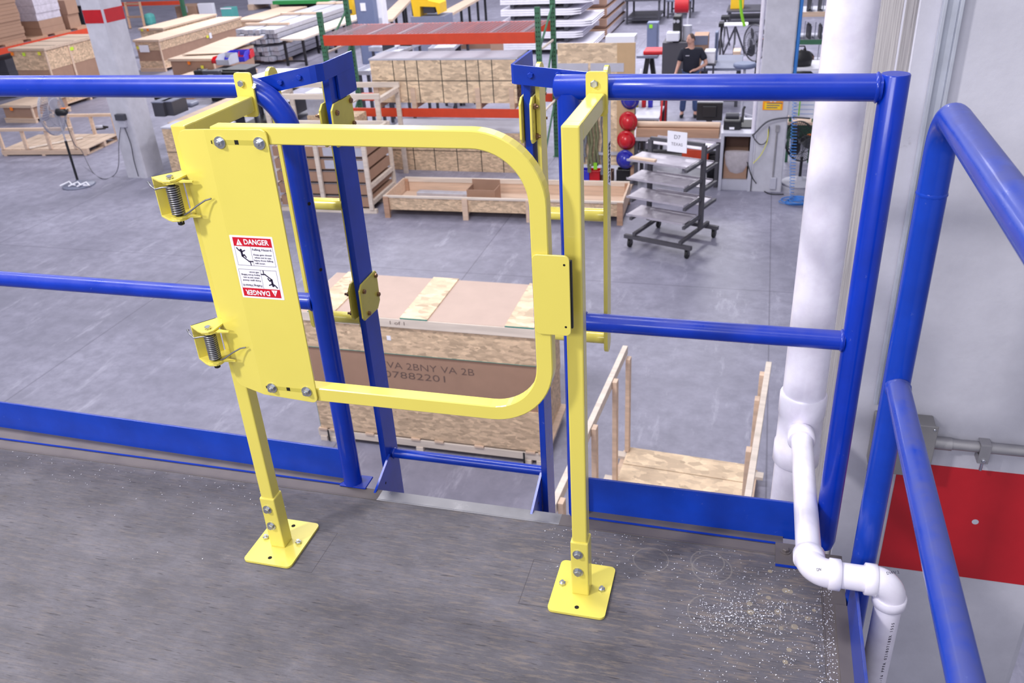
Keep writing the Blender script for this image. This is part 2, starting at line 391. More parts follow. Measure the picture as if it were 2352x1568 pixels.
def text(name, body, size, mat, parent, loc, rot, width=None, bold=0.0, ex=0.0002, align='CENTER', origin=None):
    c = bpy.data.curves.new(name, 'FONT'); c.body = body; c.size = size; c.align_x = align; c.align_y = 'CENTER'; c.extrude = ex; c.offset = bold
    c.resolution_u = 3; c.materials.append(MATS[mat]); o = bpy.data.objects.new(name, c); COL.objects.link(o); o.parent = parent
    o.location = Vector(loc) - (wpos(parent) if origin is None else origin); o.rotation_euler = rot
    if width:
        bpy.context.view_layer.update(); wd = o.dimensions.x
        if wd > 0: o.scale.x = width / wd
    me = bpy.data.meshes.new_from_object(o.evaluated_get(bpy.context.evaluated_depsgraph_get()))
    r = bpy.data.objects.new(name, me); COL.objects.link(r); r.parent = parent; r.location = o.location; r.rotation_euler = o.rotation_euler; r.scale = o.scale
    bpy.data.objects.remove(o); return r

# hex bolt with washer; built once per size/material, then copied as objects sharing the mesh
_bolt = {}
def bolt(parent, p, axis, r=0.006, mat='zinc_bolt', wash=True, stud=0.0):
    key = (r, mat, wash, stud)
    if key not in _bolt:
        m = MB()
        if wash: m.cyl((0, 0, 0), (0, 0, r * 0.3), r * 1.45, 20)
        h0 = r * 0.3 if wash else 0
        m.tube([(0, 0, h0), (0, 0, h0 + r * 0.75), (0, 0, h0 + r * 0.9)], r, 6, True, False, [r, r, r * .82]); m.sm = [False] * len(m.f)
        if stud: m.cyl((0, 0, h0 + r * .9), (0, 0, h0 + r * .9 + stud), r * 0.5, 12)
        me = bpy.data.meshes.new('bolt'); me.from_pydata([tuple(q) for q in m.v], [], m.f); me.materials.append(MATS[mat])
        bm = bmesh.new(); bm.from_mesh(me); bmesh.ops.recalc_face_normals(bm, faces=bm.faces); bm.to_mesh(me); bm.free()
        _bolt[key] = me
    o = bpy.data.objects.new('bolt', _bolt[key]); COL.objects.link(o); o.parent = parent
    o.location = Vector(p) - wpos(parent); o.rotation_euler = Vector(axis).to_track_quat('Z', 'Y').to_euler()
    return o
def copy_tree(o, parent=None):
    c = o.copy(); COL.objects.link(c)
    if parent: c.parent = parent
    for ch in list(o.children): copy_tree(ch, c)
    return c

# ================================================================== setting
struct('floor', MB().add([(-45, -6, G), (14, -6, G), (14, 48, G), (-45, 48, G)], [(0, 1, 2, 3)]), 'hall_floor')
# mezzanine deck: edge trims and plywood
struct('floor_deck', MB().box(-4.2, 1.262, -4.5, -0.056, -0.03, 0.0), 'deck_plywood')
def nosing(x0, x1): return MB().prism([(-0.056, -0.004), (-0.056, 0.0015), (-0.053, 0.0015), (-0.050, 0.0004), (-0.014, 0.0004), (-0.014, -0.2), (-0.018, -0.2), (-0.018, -0.004)], 'x', x0, x1)
struct('trim_1', nosing(-4.2, 0.17), 'dusty_steel'); struct('trim_4', nosing(0.17, 0.655), 'nosing_steel'); struct('trim_5', nosing(0.655, 1.27), 'dusty_steel')
struct('trim_2', MB().box(1.263, 1.312, -4.5, -0.03, -0.2, 0.0006).box(1.2625, 1.2645, -4.5, -0.07, -0.01, 0.0018), 'dusty_steel')
struct('trim_3', MB().box(-4.2, 1.3, -0.24, -0.06, -0.38, -0.032).box(1.1, 1.3, -4.5, -0.25, -0.38, -0.21), 'mid_grey')
bk = MB().box(-45, 14, 44, 44.2, G, 6)
struct('wall_back', bk, 'wall_white')
struct('wall_left', MB().box(-45.2, -45, -6, 44, G, 6), 'wall_white')

# ================================================================== foreground: guard rails
R_ = 0.024
def weld(m, c, ax, r, k=0.006):
    c = Vector(c); ax = Vector(ax).normalized(); m.tube([c - ax * 0.004, c, c + ax * 0.004], r, 16, False, False, [r, r + k * .6, r]); return m
ZT, ZM = 1.043, 0.539
XL, XA, XR = 0.079, 0.694, 1.273
t = thing('guard_rail', 'long blue tubular guard rail running left from the yellow gate with a curved corner', 'railing', (XL, 0, 0), 0, 'blue guard rails round the deck edge')
RB = 0.105
top = [(-4.0, 0, ZT), (-2, 0, ZT), (-1, 0, ZT)] + arc((XL - RB, 0, ZT - RB), RB, PI / 2, 0, 12) + [(XL, 0, 0.5), (XL, 0, 0.004)]
obj('top_rail', MB().tube(top, R_, 24), 'blue_enamel', t)
obj('mid_rail', weld(MB().tube([(-4.0, 0, ZM), (XL - 0.02, 0, ZM)], 0.0205, 20), (XL - 0.022, 0, ZM), (1, 0, 0), 0.0205), 'blue_enamel', t)
yo = lambda x: 0.006 + (0.055 - x) * 0.0245
obj('toe_board', MB().prism([(-4.0, yo(-4)), (XL - 0.026, yo(0.053)), (XL - 0.026, yo(0.053) + .006), (-4.0, yo(-4) + .006)], 'z', 0.0, 0.102), 'blue_enamel_dusty', t, bevel=0.0015)
obj('toe_flange', MB().prism([(-4.0, -0.014), (XL - 0.03, -0.014), (XL - 0.018, 0.006), (-4.0, yo(-4))], 'z', 0.002, 0.0065), 'dusty_steel', t, label='horizontal foot of the toe board grey with dust')
obj('flange_edge', MB().box(-4.0, XL - 0.03, -0.0165, -0.014, 0.0018, 0.0062), 'blue_enamel_clean', t)
obj('foot_plate', MB().box(XL - 0.03, XL + 0.045, -0.022, 0.03, 0.0015, 0.006), 'blue_enamel', t, bevel=0.001)
bolt(t, (0.029, -R_ - 0.001, 1.049), (0, -1, 0.25), 0.0065, 'zinc_bolt', False)
for bx, bz in ((0.036, 0.66), (0.036, 0.33)):
    pass
for z_ in (0.63, 0.79): obj('bolt_hole', MB().cyl((XL + R_ * .86, -R_ * .5, z_), (XL + R_ * .90, -R_ * .52, z_), 0.004, 12), 'dark_hole', t)

t = thing('guard_rail', 'short blue guard rail between the yellow gate and the white downpipe', 'railing', (XR, 0, 0), 0, 'blue guard rails round the deck edge')
obj('top_rail', weld(MB().tube([(XA - R_ - 0.004, 0, ZT), (XA - R_, 0, ZT), (1.0, 0, ZT), (XR - 0.02, 0, ZT)], R_, 24, True, False, [0.018, R_, R_, R_]), (XR - R_ - .004, 0, ZT), (1, 0, 0), R_), 'blue_enamel', t)
obj('post', MB().tube([(XA, 0, ZT - 0.01), (XA, 0, 0.002)], R_, 24), 'blue_enamel', t)
obj('post', MB().tube([(XR, 0, ZT + R_), (XR, 0, ZT + R_ - 0.002), (XR, 0, 0.02), (XR, 0, 0.0)], R_ + 0.0005, 28, True, False, [R_ - .001, R_ + .0005, R_ + .0005, R_ - .004]), 'blue_enamel', t)
m = MB().tube([(XA + 0.02, 0, ZM), (XR - 0.02, 0, ZM)], 0.0205, 20); weld(m, (XA + .025, 0, ZM), (1, 0, 0), .0205); weld(m, (XR - .025, 0, ZM), (1, 0, 0), .0205)
obj('mid_rail', m, 'blue_enamel', t)
obj('toe_board', MB().box(XA + 0.025, XR - 0.02, 0.004, 0.010, 0.0, 0.108), 'blue_enamel_dusty', t, bevel=0.0015)
obj('toe_flange', MB().box(XA + 0.025, XR - 0.09, -0.018, 0.004, 0.002, 0.0065), 'dusty_steel', t, label='horizontal foot of the toe board grey with dust')
obj('flange_edge', MB().box(XA + 0.025, XR - 0.09, -0.0205, -0.018, 0.0018, 0.0062), 'blue_enamel_clean', t)
p = obj('foot_plate', MB().box(1.166, 1.262, -0.092, -0.020, 0.002, 0.0075), 'dusty_steel', t, label='dusty foot plate with blue edge'); obj('plate_edge', MB().box(1.166, 1.262, -0.0945, -0.092, 0.0015, 0.007), 'blue_enamel_clean', p)
bolt(p, (1.188, -0.048, 0.0075), (0, 0, 1), 0.008, 'dusty_steel')

XB, YB = 1.335, -0.153
t = thing('guard_rail', 'dusty blue guard rail running toward the viewer at the right edge', 'railing', (XB, YB, 0), 0, 'blue guard rails round the deck edge')
RB2 = 0.07
pts = [(XB, YB, -0.45), (XB, YB, 0.4)] + arc((XB, YB - RB2, ZT - RB2), RB2, 0, PI / 2, 10, (0, 1, 0), (0, 0, 1)) + [(XB, YB - 0.5, ZT), (XB, -4.2, ZT)]
obj('top_rail', weld(MB().tube(pts, R_, 24), (XB, YB, 0.905), (0, 0, 1), R_, 0.0025), 'blue_enamel_dusty', t)
obj('mid_rail', weld(MB().tube([(XB, YB - 0.005, ZM), (XB, -4.2, ZM)], 0.0215, 24), (XB, YB - R_, ZM), (0, 1, 0), .0215, .003), 'blue_enamel_dusty', t)
obj('toe_board', MB().box(1.3125, 1.3185, -4.2, -0.19, -0.02, 0.10), 'blue_enamel_dusty', t, bevel=0.001)
obj('toe_flange', MB().box(1.288, 1.3125, -4.2, -0.19, 0.0008, 0.005), 'dusty_steel', t)

# ================================================================== yellow gate posts
def rrect(x0, x1, y0, y1, r, n=5):
    out = []
    for cx, cy, a in ((x1 - r, y1 - r, 0), (x0 + r, y1 - r, PI / 2), (x0 + r, y0 + r, PI), (x1 - r, y0 + r, 1.5 * PI)):
        out += [(cx + r * math.cos(a + PI / 2 * i / n), cy + r * math.sin(a + PI / 2 * i / n)) for i in range(n + 1)]
    return out
def gate_post(xc, side):
    lab = {'L': 'yellow square gate post on a bolted foot plate carrying the spring hinges', 'R': 'yellow square gate post on a bolted foot plate that the gate closes against'}[side]
    t = thing('gate_post', lab, 'post', (xc, -0.258, 0), 0, 'yellow posts of the safety gate')
    h = 0.016; zt = 1.040 if side == 'R' else 1.031
    obj('foot_plate', MB().prism(rrect(xc - 0.0625, xc + 0.0635, -0.336, -0.178, 0.012), 'z', 0.001, 0.0065), 'yellow_enamel', t)
    obj('sleeve', MB().box(xc - h - 0.0035, xc + h + 0.0035, -0.278, -0.2405, 0.006, 0.154), 'yellow_enamel', t, bevel=0.003)
    obj('upright', MB().box(xc - h, xc + h, -0.2745, -0.2425, 0.10 if side == 'R' else 0.03, zt), 'yellow_enamel', t, bevel=0.003)
    obj('arm', MB().box(xc - h, xc + h, -0.2450, -0.031, zt - 0.033, zt - 0.0005), 'yellow_enamel', t, bevel=0.003)
    obj('bracket', MB().prism(rrect(xc - 0.021, xc + 0.021, zt - 0.045, 1.078, 0.008), 'y', -0.031, -0.025), 'yellow_enamel', t, bevel=0.001)
    bolt(t, (xc - 0.004, -0.031, 1.056), (0, -1, 0), 0.0075, 'zinc_bolt', False)
    for z_ in (0.123, 0.073): bolt(t, (xc - 0.003, -0.278, z_), (0, -1, 0), 0.0078, 'zinc_bolt', True)
    for dx in (-0.045, 0.044): bolt(t, (xc + dx, -0.255, 0.0065), (0, 0, 1), 0.0075, 'zinc_bolt', False, 0.004)
    for y_ in (-0.316, -0.199): obj('bolt_hole', MB().cyl((xc, y_, 0.0065), (xc, y_, 0.0069), 0.005, 14), 'dark_hole', t)
    return t
PL = gate_post(0.0065, 'L'); PR = gate_post(0.7535, 'R')

# ================================================================== yellow swing gate
t = thing('swing_gate', 'yellow swing gate of bent square tube with wide plate and danger sticker', 'gate', (0.35, -0.30, 0.48))
YG = -0.299; XG, ZG1, ZG0, RG = 0.7035, 1.0245, 0.4875, 0.112
pts = [(0.104, YG, ZG1), (0.3, YG, ZG1), (0.5, YG, ZG1)] + arc((XG - RG, YG, ZG1 - RG), RG, PI / 2, 0, 14) + arc((XG - RG, YG, ZG0 + RG), RG, 0, -PI / 2, 14) + [(0.4, YG, ZG0), (0.104, YG, ZG0)]
obj('tube_frame', MB().sq(pts, 0.030, 0.031), 'yellow_enamel', t, bevel=0.0)
YP = -0.3195
r = 0.012
m = MB()
right = [(0.0945, 0.478), (0.0945, 1.0365)] + [(0.207 + r * math.cos(a), 1.0375 - r + r * math.sin(a)) for a in (PI / 2, 1.2, .8, .4, 0)] + [(0.207 + r * math.cos(a), 0.471 + r + r * math.sin(a)) for a in (0, -.4, -.8, -1.2, -PI / 2)]
m.prism(right, 'y', YP, YP + 0.004)
# left leaf of the plate, folded back to the post
def leaf(u, z, dy=0.0): # u: 0 at post side, 1 at fold
    return (0.019 + (0.095 - 0.019) * u, YP + 0.022 * (1 - u) + dy, z)
lf = [(0, 0.49), (0, 1.015)] + [(0.14, 1.027), (0.3, 1.031)] + [(1, 1.0365), (1, 0.478), (0.3, 0.481), (0.12, 0.482)]
vs = [leaf(u, z) for u, z in lf] + [leaf(u, z, 0.004) for u, z in lf]; n = len(lf)
m.add(vs, [tuple(range(n)), tuple(range(2 * n - 1, n - 1, -1))] + [(i, i + n, (i + 1) % n + n, (i + 1) % n) for i in range(n)])
hp = obj('hinge_plate', m, 'yellow_enamel', t, bevel=0.0008)
for zc, sl in ((1.0135, 0), (0.4975, 0)):
    obj('slot', MB().prism(rrect(0.104, 0.207, zc - 0.0045, zc + 0.0045, 0.004), 'y', YP - 0.0002, YP - 0.00005), 'yellow_enamel_dull', hp)  # slot is not cut; darker yellow paints the shaded tube behind it
    obj('slot_gap', MB().box(0.152, 0.160, YP - 0.0004, YP - 0.0001, zc - 0.0035, zc + 0.0045).box(0.104, 0.106, YP - .0004, YP - .0001, zc - .003, zc + .003), 'dark_hole', hp)
    for bx in (0.1225, 0.2025): bolt(t, (bx if zc > .8 else bx - .004, YP, zc), (0, -1, 0), 0.0078, 'zinc_bolt', True, 0.003)
sp_ = obj('stop_plate', MB().prism(rrect(0.690, 0.7565, 0.674, 0.829, 0.010), 'y', -0.3195, -0.3155), 'yellow_enamel', t, bevel=0.001)
for z_ in (0.812, 0.692): obj('rivet_hole', MB().cyl((0.7475, -0.3197, z_), (0.7475, -0.3195, z_), 0.0022, 12), 'dark_hole', sp_)
obj('bumper', MB().box(0.742, 0.7595, -0.3155, -0.309, 0.688, 0.818), 'black_rubber', sp_)
# spring hinges
def hinge(zt, zb):
    xp, yp = 0.001, -0.3235
    poly = [(-0.046, -0.316), (-0.012, -0.274), (0.004, -0.274), (0.018, -0.296), (0.0165, -0.328), (0.010, -0.337), (-0.004, -0.340), (-0.018, -0.334)]
    b = MB().prism(poly, 'z', zt - 0.004, zt).prism(poly, 'z', zb, zb + 0.004)
    b.prism([(-0.046, -0.316), (-0.012, -0.274), (-0.0092, -0.2765), (-0.043, -0.318)], 'z', zb, zt)
    h = obj('spring_hinge', b, 'yellow_enamel', t, bevel=0.0007)
    KP = [(0.004, -0.338), (-0.010, -0.334), (-0.013, -0.322), (0.0, -0.311), (0.045, -0.3165), (0.045, -0.3205), (0.02, -0.325), (0.014, -0.334)]
    obj('hinge_knuckle', MB().prism(KP, 'z', zt - 0.0075, zt - 0.0045), 'yellow_enamel', h); obj('hinge_knuckle', MB().prism(KP, 'z', zb + 0.0045, zb + 0.0075), 'yellow_enamel', h)
    if 0: obj('hinge_knuckle', MB().prism([(0.004, -0.338), (-0.010, -0.334), (-0.013, -0.322), (0.0, -0.311), (0.045, -0.3165), (0.045, -0.3205), (0.02, -0.325), (0.014, -0.334)], 'z', zt - 0.0075, zt - 0.0045).prism([(0.004, -0.338), (-0.010, -0.334), (-0.013, -0.322), (0.0, -0.311), (0.045, -0.3165), (0.045, -0.3205), (0.02, -0.325), (0.014, -0.334)], 'z', zb + 0.0045, zb + 0.0075), 'yellow_enamel', h)
    obj('pin', MB().cyl((xp, yp, zb - 0.010), (xp, yp, zt + 0.001), 0.0062, 14), 'black_rubber', h)
    n = 13; steps = n * 16; L0, L1 = zb + 0.010, zt - 0.014
    co = [(xp + 0.0112 * math.cos(2 * PI * i / 16), yp + 0.0112 * math.sin(2 * PI * i / 16), L0 + (L1 - L0) * i / steps) for i in range(steps + 1)]
    e1 = [(0.080, -0.3235, L0 + 0.034), (0.066, -0.3235, L0 + 0.030), (0.048, -0.326, L0 + 0.020), (0.03, -0.330, L0 + 0.008), (0.018, -0.330, L0 + 0.0015)]
    e0 = [(-0.012, -0.3345, L1), (-0.028, -0.336, L1 - 0.004), (-0.040, -0.331, L1 + 0.001), (-0.055, -0.318, L1 + 0.004), (-0.056, -0.312, L1 + 0.0)]
    obj('coil_spring', MB().tube(e1 + co + e0, 0.00165, 8), 'spring_steel', h)
    bolt(h, (xp, yp, zt), (0, 0, 1), 0.0068, 'zinc_bolt', False); bolt(h, (xp, yp, zb), (0, 0, -1), 0.0066, 'zinc_bolt', False, 0.006)
hinge(0.944, 0.864); hinge(0.628, 0.548)
# danger sticker
x0, x1, z0, z1 = 0.0975, 0.1895, 0.7045, 0.8355; ys = YP - 0.0003
st = obj('sticker', MB().prism(rrect(x0, x1, z0, z1, 0.002), 'y', ys, YP - 0.00002), 'sticker_white', t, label='white and red danger sticker')
def half(flip):
    cx, cz = (x0 + x1) / 2, (z0 + z1) / 2
    def P(u, v):                                        # u 0..1 across, v 0..1 down from the top edge to the middle
        x = x0 + (x1 - x0) * u; z = z1 - (z1 - z0) * 0.5 * v
        return (x, z) if not flip else (2 * cx - x, 2 * cz - z)
    def quad(u0, u1, v0, v1, mat, nm, d=0.0003):
        a, b = P(u0, v0), P(u1, v1); obj(nm, MB().box(a[0], b[0], ys - d, ys, a[1], b[1]), mat, st)
    rot = (PI / 2, 0, 0) if not flip else (PI / 2, PI, 0)
    quad(0.065, 0.955, 0.06, 0.33, 'sticker_red', 'red_panel')
    a, b, c_ = P(.13, .30), P(.27, .30), P(.20, .10)
    obj('warning_triangle', MB().prism([a, b, c_], 'y', ys - 0.0005, ys - .0003), 'sticker_white', st)
    p = P(.20, .235); text('lettering', '!', 0.010, 'sticker_red', st, (p[0], ys - 0.0006, p[1]), rot)
    p = P(.60, .195); text('lettering', 'DANGER', 0.0145, 'sticker_white', st, (p[0], ys - 0.0005, p[1]), rot, 0.053, 0.00035)
    for u0, u1, v0, v1 in ((.065, .955, .93, .94), (.065, .07, .33, .94), (.95, .955, .33, .94), (.44, .445, .33, .94)): quad(u0, u1, v0, v1, 'sticker_grey', 'border_line', 0.0002)
    p = P(.70, .42); text('lettering', 'Falling Hazard.', 0.0062, 'sticker_grey', st, (p[0], ys - 0.0004, p[1]), rot, 0.042)
    for i, (ln, wd) in enumerate((('Keep gate closed', .038), ('when not in use.', .036), ('Injury from falling', .040), ('will occur.', .022))):
        p = P(.69 if i < 3 else .60, .58 + .09 * i); text('lettering', ln, 0.0046, 'sticker_grey', st, (p[0], ys - 0.0004, p[1]), rot, wd)
    # falling figure
    m = MB()
    def seg(pa, pb, w_=0.0022):
        a, b = P(*pa), P(*pb); m.bar((a[0], ys - .0003, a[1]), (b[0], ys - .0003, b[1]), w_, 0.0003, (0, 1, 0))
    for q in (((.11, .38), (.16, .47)), ((.16, .47), (.21, .51)), ((.21, .51), (.30, .455)), ((.21, .50), (.215, .66), .0040), ((.215, .66), (.26, .59)), ((.26, .59), (.30, .69)), ((.215, .655), (.345, .80))): seg(*q)
    p = P(.203, .455); m.cyl((p[0], ys - .0005, p[1]), (p[0], ys, p[1]), 0.0026, 12)
    a, b = P(.33, .785), P(.44, .82); m.box(a[0], b[0], ys - .0005, ys, a[1], b[1]); seg((.37, .82), (.375, .93), .0016)
    obj('falling_figure', m, 'sticker_black', st)
half(False); half(True)

# ================================================================== ladder beyond the edge, with yellow swing panels
t = thing('access_ladder', 'blue steel ladder coming up through the opening behind the yellow gate', 'ladder', (0.385, 0.10, G))
def stringer(xa, xb, sgn):
    m = MB().box(xa, xb, 0.072, 0.148, G, 1.055)
    return obj('stringer', m, 'blue_enamel_clean', t, bevel=0.0012)
stringer(0.134, 0.150, 1); stringer(0.583, 0.598, -1)
rungs = [0.03 - 0.305 * i for i in range(11)]
for z_ in rungs: obj('rung', weld(MB().tube([(0.150, 0.112, z_), (0.583, 0.112, z_)], 0.0135, 18), (0.156, 0.112, z_), (1, 0, 0), .0135, .006), 'blue_enamel_clean', t)
# wing brackets joining the stringers to the rails
m = MB().prism([(-0.045, 0.026), (0.132, 0.030), (0.142, 0.033), (0.1515, 0.046), (0.1515, 0.190), (0.1565, 0.190), (0.1565, 0.044), (0.146, 0.029), (0.133, 0.025), (-0.045, 0.021)], 'z', 1.046, 1.0815)
m.prism([(0.088, 1.0462), (0.102, 1.0462), (0.102, 0.994), (0.190, 0.996), (0.190, 1.0462)], 'x', 0.1515, 0.1565)
m.v = [Vector((v_.x, v_.y, v_.z - max(0, 0.146 - v_.x) * 0.19)) for v_ in m.v]
wl = obj('wing_bracket', m, 'blue_enamel_clean', t)
m = MB().prism([(0.571, 0.034), (0.577, 0.027), (0.80, 0.027), (0.80, 0.032), (0.580, 0.032), (0.577, 0.036), (0.577, 0.185), (0.571, 0.185)], 'z', 1.043, 1.080)
m.prism([(0.088, 1.0435), (0.102, 1.0435), (0.102, 0.994), (0.185, 0.996), (0.185, 1.0435)], 'x', 0.571, 0.577)
m.v = [Vector((v_.x, v_.y, v_.z - max(0, v_.x - 0.577) * 0.10)) for v_ in m.v]
wr = obj('wing_bracket', m, 'blue_enamel_clean', t)
for (x_, y_, z_, pr_) in ((0.108, 0.0245, 1.057, wl), (0.062, 0.0225, 1.047, wl), (0.612, 0.027, 1.060, wr), (0.668, 0.027, 1.061, wr)):
    bolt(pr_, (x_, y_, z_), (0, -1, 0), 0.0062, 'blue_enamel_clean', False)
for xa, sg in ((0.150, 1), (0.576, 1)):
    obj('gusset', MB().prism([(0.085, 0.045), (-0.030, 0.000), (-0.030, -0.075), (0.085, -0.11)], 'x', xa, xa + 0.006), 'blue_enamel_clean', t)
    obj('bolt_hole', MB().cyl((xa + 0.006, 0.035, -0.015), (xa + 0.0063, 0.035, -0.015), 0.0035, 12), 'dark_hole', t)
def grab(side, xo, xi, lab):
    t = thing('grab_bar_panel', lab, 'grab bars', ((xo + xi) / 2, 0.09, 0.42), 0, 'yellow grab bar panels beside the ladder')
    def flat_bar(x, z0, z1, y0=0.072, y1=0.116):
        r = (y1 - y0) / 2; yc = (y0 + y1) / 2
        po = [(yc + r * math.cos(a), z1 - r + r * math.sin(a)) for a in [PI * i / 8 for i in range(9)]] + [(yc + r * math.cos(a), z0 + r + r * math.sin(a)) for a in [PI + PI * i / 8 for i in range(9)]]
        return MB().prism(po, 'x', x - 0.0045, x + 0.0045)
    o = obj('flat_bar', flat_bar(xo, 0.418, 1.066), 'yellow_enamel', t, bevel=0.0008)
    i = obj('flat_bar', flat_bar(xi, 0.418, 1.050 if side == 'L' else 1.07, 0.085, 0.135), 'yellow_enamel', t, bevel=0.0008)
    for z_ in (0.752, 0.452): obj('rung', MB().tube([(min(xo, xi), 0.094, z_), (max(xo, xi), 0.094, z_)], 0.0145, 18), 'yellow_enamel', t)
    # clamp plates on the stringer
    xs = (0.1225, 0.1505) if side == 'L' else (0.576, 0.5985)
    zz = [(0.945, 'hi'), (0.512, 'lo')] if side == 'L' else [(0.962, 'hi')]
    for zc, nm in zz:
        h = 0.048
        po = [(0.062, zc - h), (0.140, zc - h - 0.004), (0.158, zc - h + 0.012), (0.160, zc + h - 0.008), (0.152, zc + h), (0.070, zc + h - 0.002), (0.056, zc + h - 0.014), (0.054, zc - h + 0.010)]
        for xx in xs:
            cp = obj('clamp_plate', MB().prism(po, 'x', xx, xx + 0.005), 'yellow_enamel_dull' if side == 'L' else 'yellow_enamel', t, bevel=0.0012)
        xf_ = xs[1] + 0.005
        for y_, z_ in ((0.074, zc + 0.026), (0.148, zc + 0.036), (0.149, zc - 0.016), (0.084, zc - 0.038)): bolt(cp, (xf_, y_, z_), (1, 0, 0), 0.0062, 'bronze_bolt', False, 0.004 if side == 'R' else 0.001)
        for z_ in (-0.002, -0.020): obj('adjust_hole', MB().cyl((xf_, 0.067, zc + z_), (xf_ + 0.0003, 0.067, zc + z_), 0.0042, 12), 'yellow_enamel_dull', cp)
        if side == 'L':
            for z_ in (zc + 0.022, zc - 0.03): bolt(cp, (xs[0], 0.062, z_), (-1, 0, 0), 0.006, 'bronze_bolt', False, 0.006)
    return t, o
grab('L', 0.000, 0.1285, 'pair of yellow flat bars with short rungs clamped to the left ladder stringer')
tr, ob_ = grab('R', 0.7515, 0.6095, 'pair of yellow flat bars with short rungs clamped to the right ladder stringer')
lb = obj('maker_sticker', MB().add([(0.7562, 0.076, 0.828), (0.7562, 0.112, 0.812), (0.7562, 0.112, 1.01), (0.7562, 0.076, 0.985)], [(0, 1, 2, 3)]), 'sticker_white', ob_)
text('lettering', 'GUARDSAFE', 0.026, 'sticker_black', lb, (0.7566, 0.096, 0.868), (PI / 2, -PI / 2, PI / 2), 0.085, 0.0003)
text('lettering', 'YAWYAB SAFETY', 0.006, 'sticker_grey', lb, (0.7566, 0.094, 0.95), (PI / 2, -PI / 2, PI / 2), 0.05) if False else None

# ================================================================== concrete column at the right with fittings
cx0, cx1, cy0, cy1 = 1.352, 1.915, 0.42, 1.09
t = thing('concrete_column', 'tall square concrete column at the right edge with a red painted band', 'column', ((cx0 + cx1) / 2, (cy0 + cy1) / 2, G), 0, 'concrete columns of the hall')
m = MB().prism([(cx0 + 0.006, cy0), (cx1 - 0.02, cy0), (cx1, cy0 + 0.02), (cx1, cy1), (cx0 + 0.03, cy1), (cx0, cy1 - 0.03), (cx0, cy0 + 0.19), (cx0 + 0.012, cy0 + 0.18), (cx0 + 0.012, cy0 + 0.165), (cx0, cy0 + 0.155), (cx0, cy0 + 0.07), (cx0 + 0.006, cy0 + 0.065), (cx0 + 0.006, cy0 + 0.05), (cx0, cy0 + 0.045), (cx0, cy0 + 0.008)], 'z', G, 6.0)
obj('shaft', m, 'concrete', t)
m = MB()
for i in range(40):
    z_ = -3.3 + i * 0.22 + random.uniform(-.04, .04); y_ = cy0 + random.uniform(.01, .16); m.box(cx0 - 0.002, cx0 + 0.004, y_, y_ + random.uniform(.006, .02), z_, z_ + random.uniform(.02, .07))
obj('side_strip', MB().box(cx0 - 0.0015, cx0 + 0.003, cy0 + 0.004, cy0 + 0.15, G, 6.0), 'concrete_rough', t, label='rough streaked strip down the side face')
obj('side_strip', MB().box(cx0 - 0.001, cx0 + 0.003, cy0 + 0.195, cy0 + 0.62, G, 6.0), 'concrete_rough', t, label='rough streaked strip down the side face')  # rough concrete; its darker tone also paints this face's weaker light
obj('mortar_crumbs', m, 'concrete_rough', t)['kind'] = 'stuff'
obj('red_band', MB().box(1.488, cx1 - 0.02, cy0 - 0.002, cy0, -0.405, -0.034), 'band_red', t, label='band of red paint round the column')
obj('tie_hole', MB().cyl((1.706, cy0 - 0.0024, -0.205), (1.706, cy0 - 0.002, -0.205), 0.0085, 16), 'light_grey', t)
tag(obj('strut_channel', MB().box(1.398, 1.406, cy0 - 0.024, cy0 - 0.001, 0.15, 6).box(1.430, 1.438, cy0 - 0.024, cy0 - 0.001, 0.15, 6).box(1.406, 1.43, cy0 - 0.012, cy0 - 0.001, 0.15, 6), 'galvanised', None, Vector((1.42, cy0, 0.15)), bevel=0.0015), 'vertical galvanised strut channel fixed to the face of the concrete column', 'channel')
t = thing('junction_box', 'grey metal junction box on the column behind the blue rail', 'electrical box', (1.49, 0.38, 0.03))
obj('box_body', MB().box(1.405, 1.548, 0.362, cy0 - 0.001, -0.030, 0.122), 'box_grey', t, bevel=0.004)
obj('box_cover', MB().box(1.401, 1.552, 0.357, 0.362, -0.034, 0.126), 'box_grey', t, bevel=0.002)
for dx in (1.410, 1.543):
    for dz in (-0.025, 0.117): bolt(t, (dx, 0.357, dz), (0, -1, 0), 0.0035, 'zinc_bolt', False)
obj('knockout', MB().cyl((1.5485, 0.385, 0.085), (1.5479, 0.385, 0.085), 0.007, 14), 'dark_hole', t)
t = thing('conduit', 'horizontal galvanised conduit running right from the junction box with a strap', 'conduit', (1.58, 0.40, 0.042))
obj('pipe', MB().tube([(1.548, 0.402, 0.049), (2.2, 0.402, 0.049)], 0.0142, 18), 'conduit_steel', t)
obj('coupling', MB().tube([(1.548, 0.402, 0.049), (1.600, 0.402, 0.049)], 0.0175, 8), 'conduit_steel', t)
sp_ = obj('strap', MB().box(1.664, 1.690, 0.384, 0.387, 0.030, 0.066).box(1.664, 1.690, 0.387, 0.419, 0.064, 0.067).box(1.664, 1.690, 0.384, 0.419, 0.010, 0.032), 'conduit_steel', t, bevel=0.001)
bolt(sp_, (1.678, 0.384, 0.020), (0, -1, 0), 0.0055, 'zinc_bolt', False); obj('strap_bolt', MB().cyl((1.678, 0.392, -0.015), (1.678, 0.392, 0.012), 0.004, 12), 'zinc_bolt', sp_)

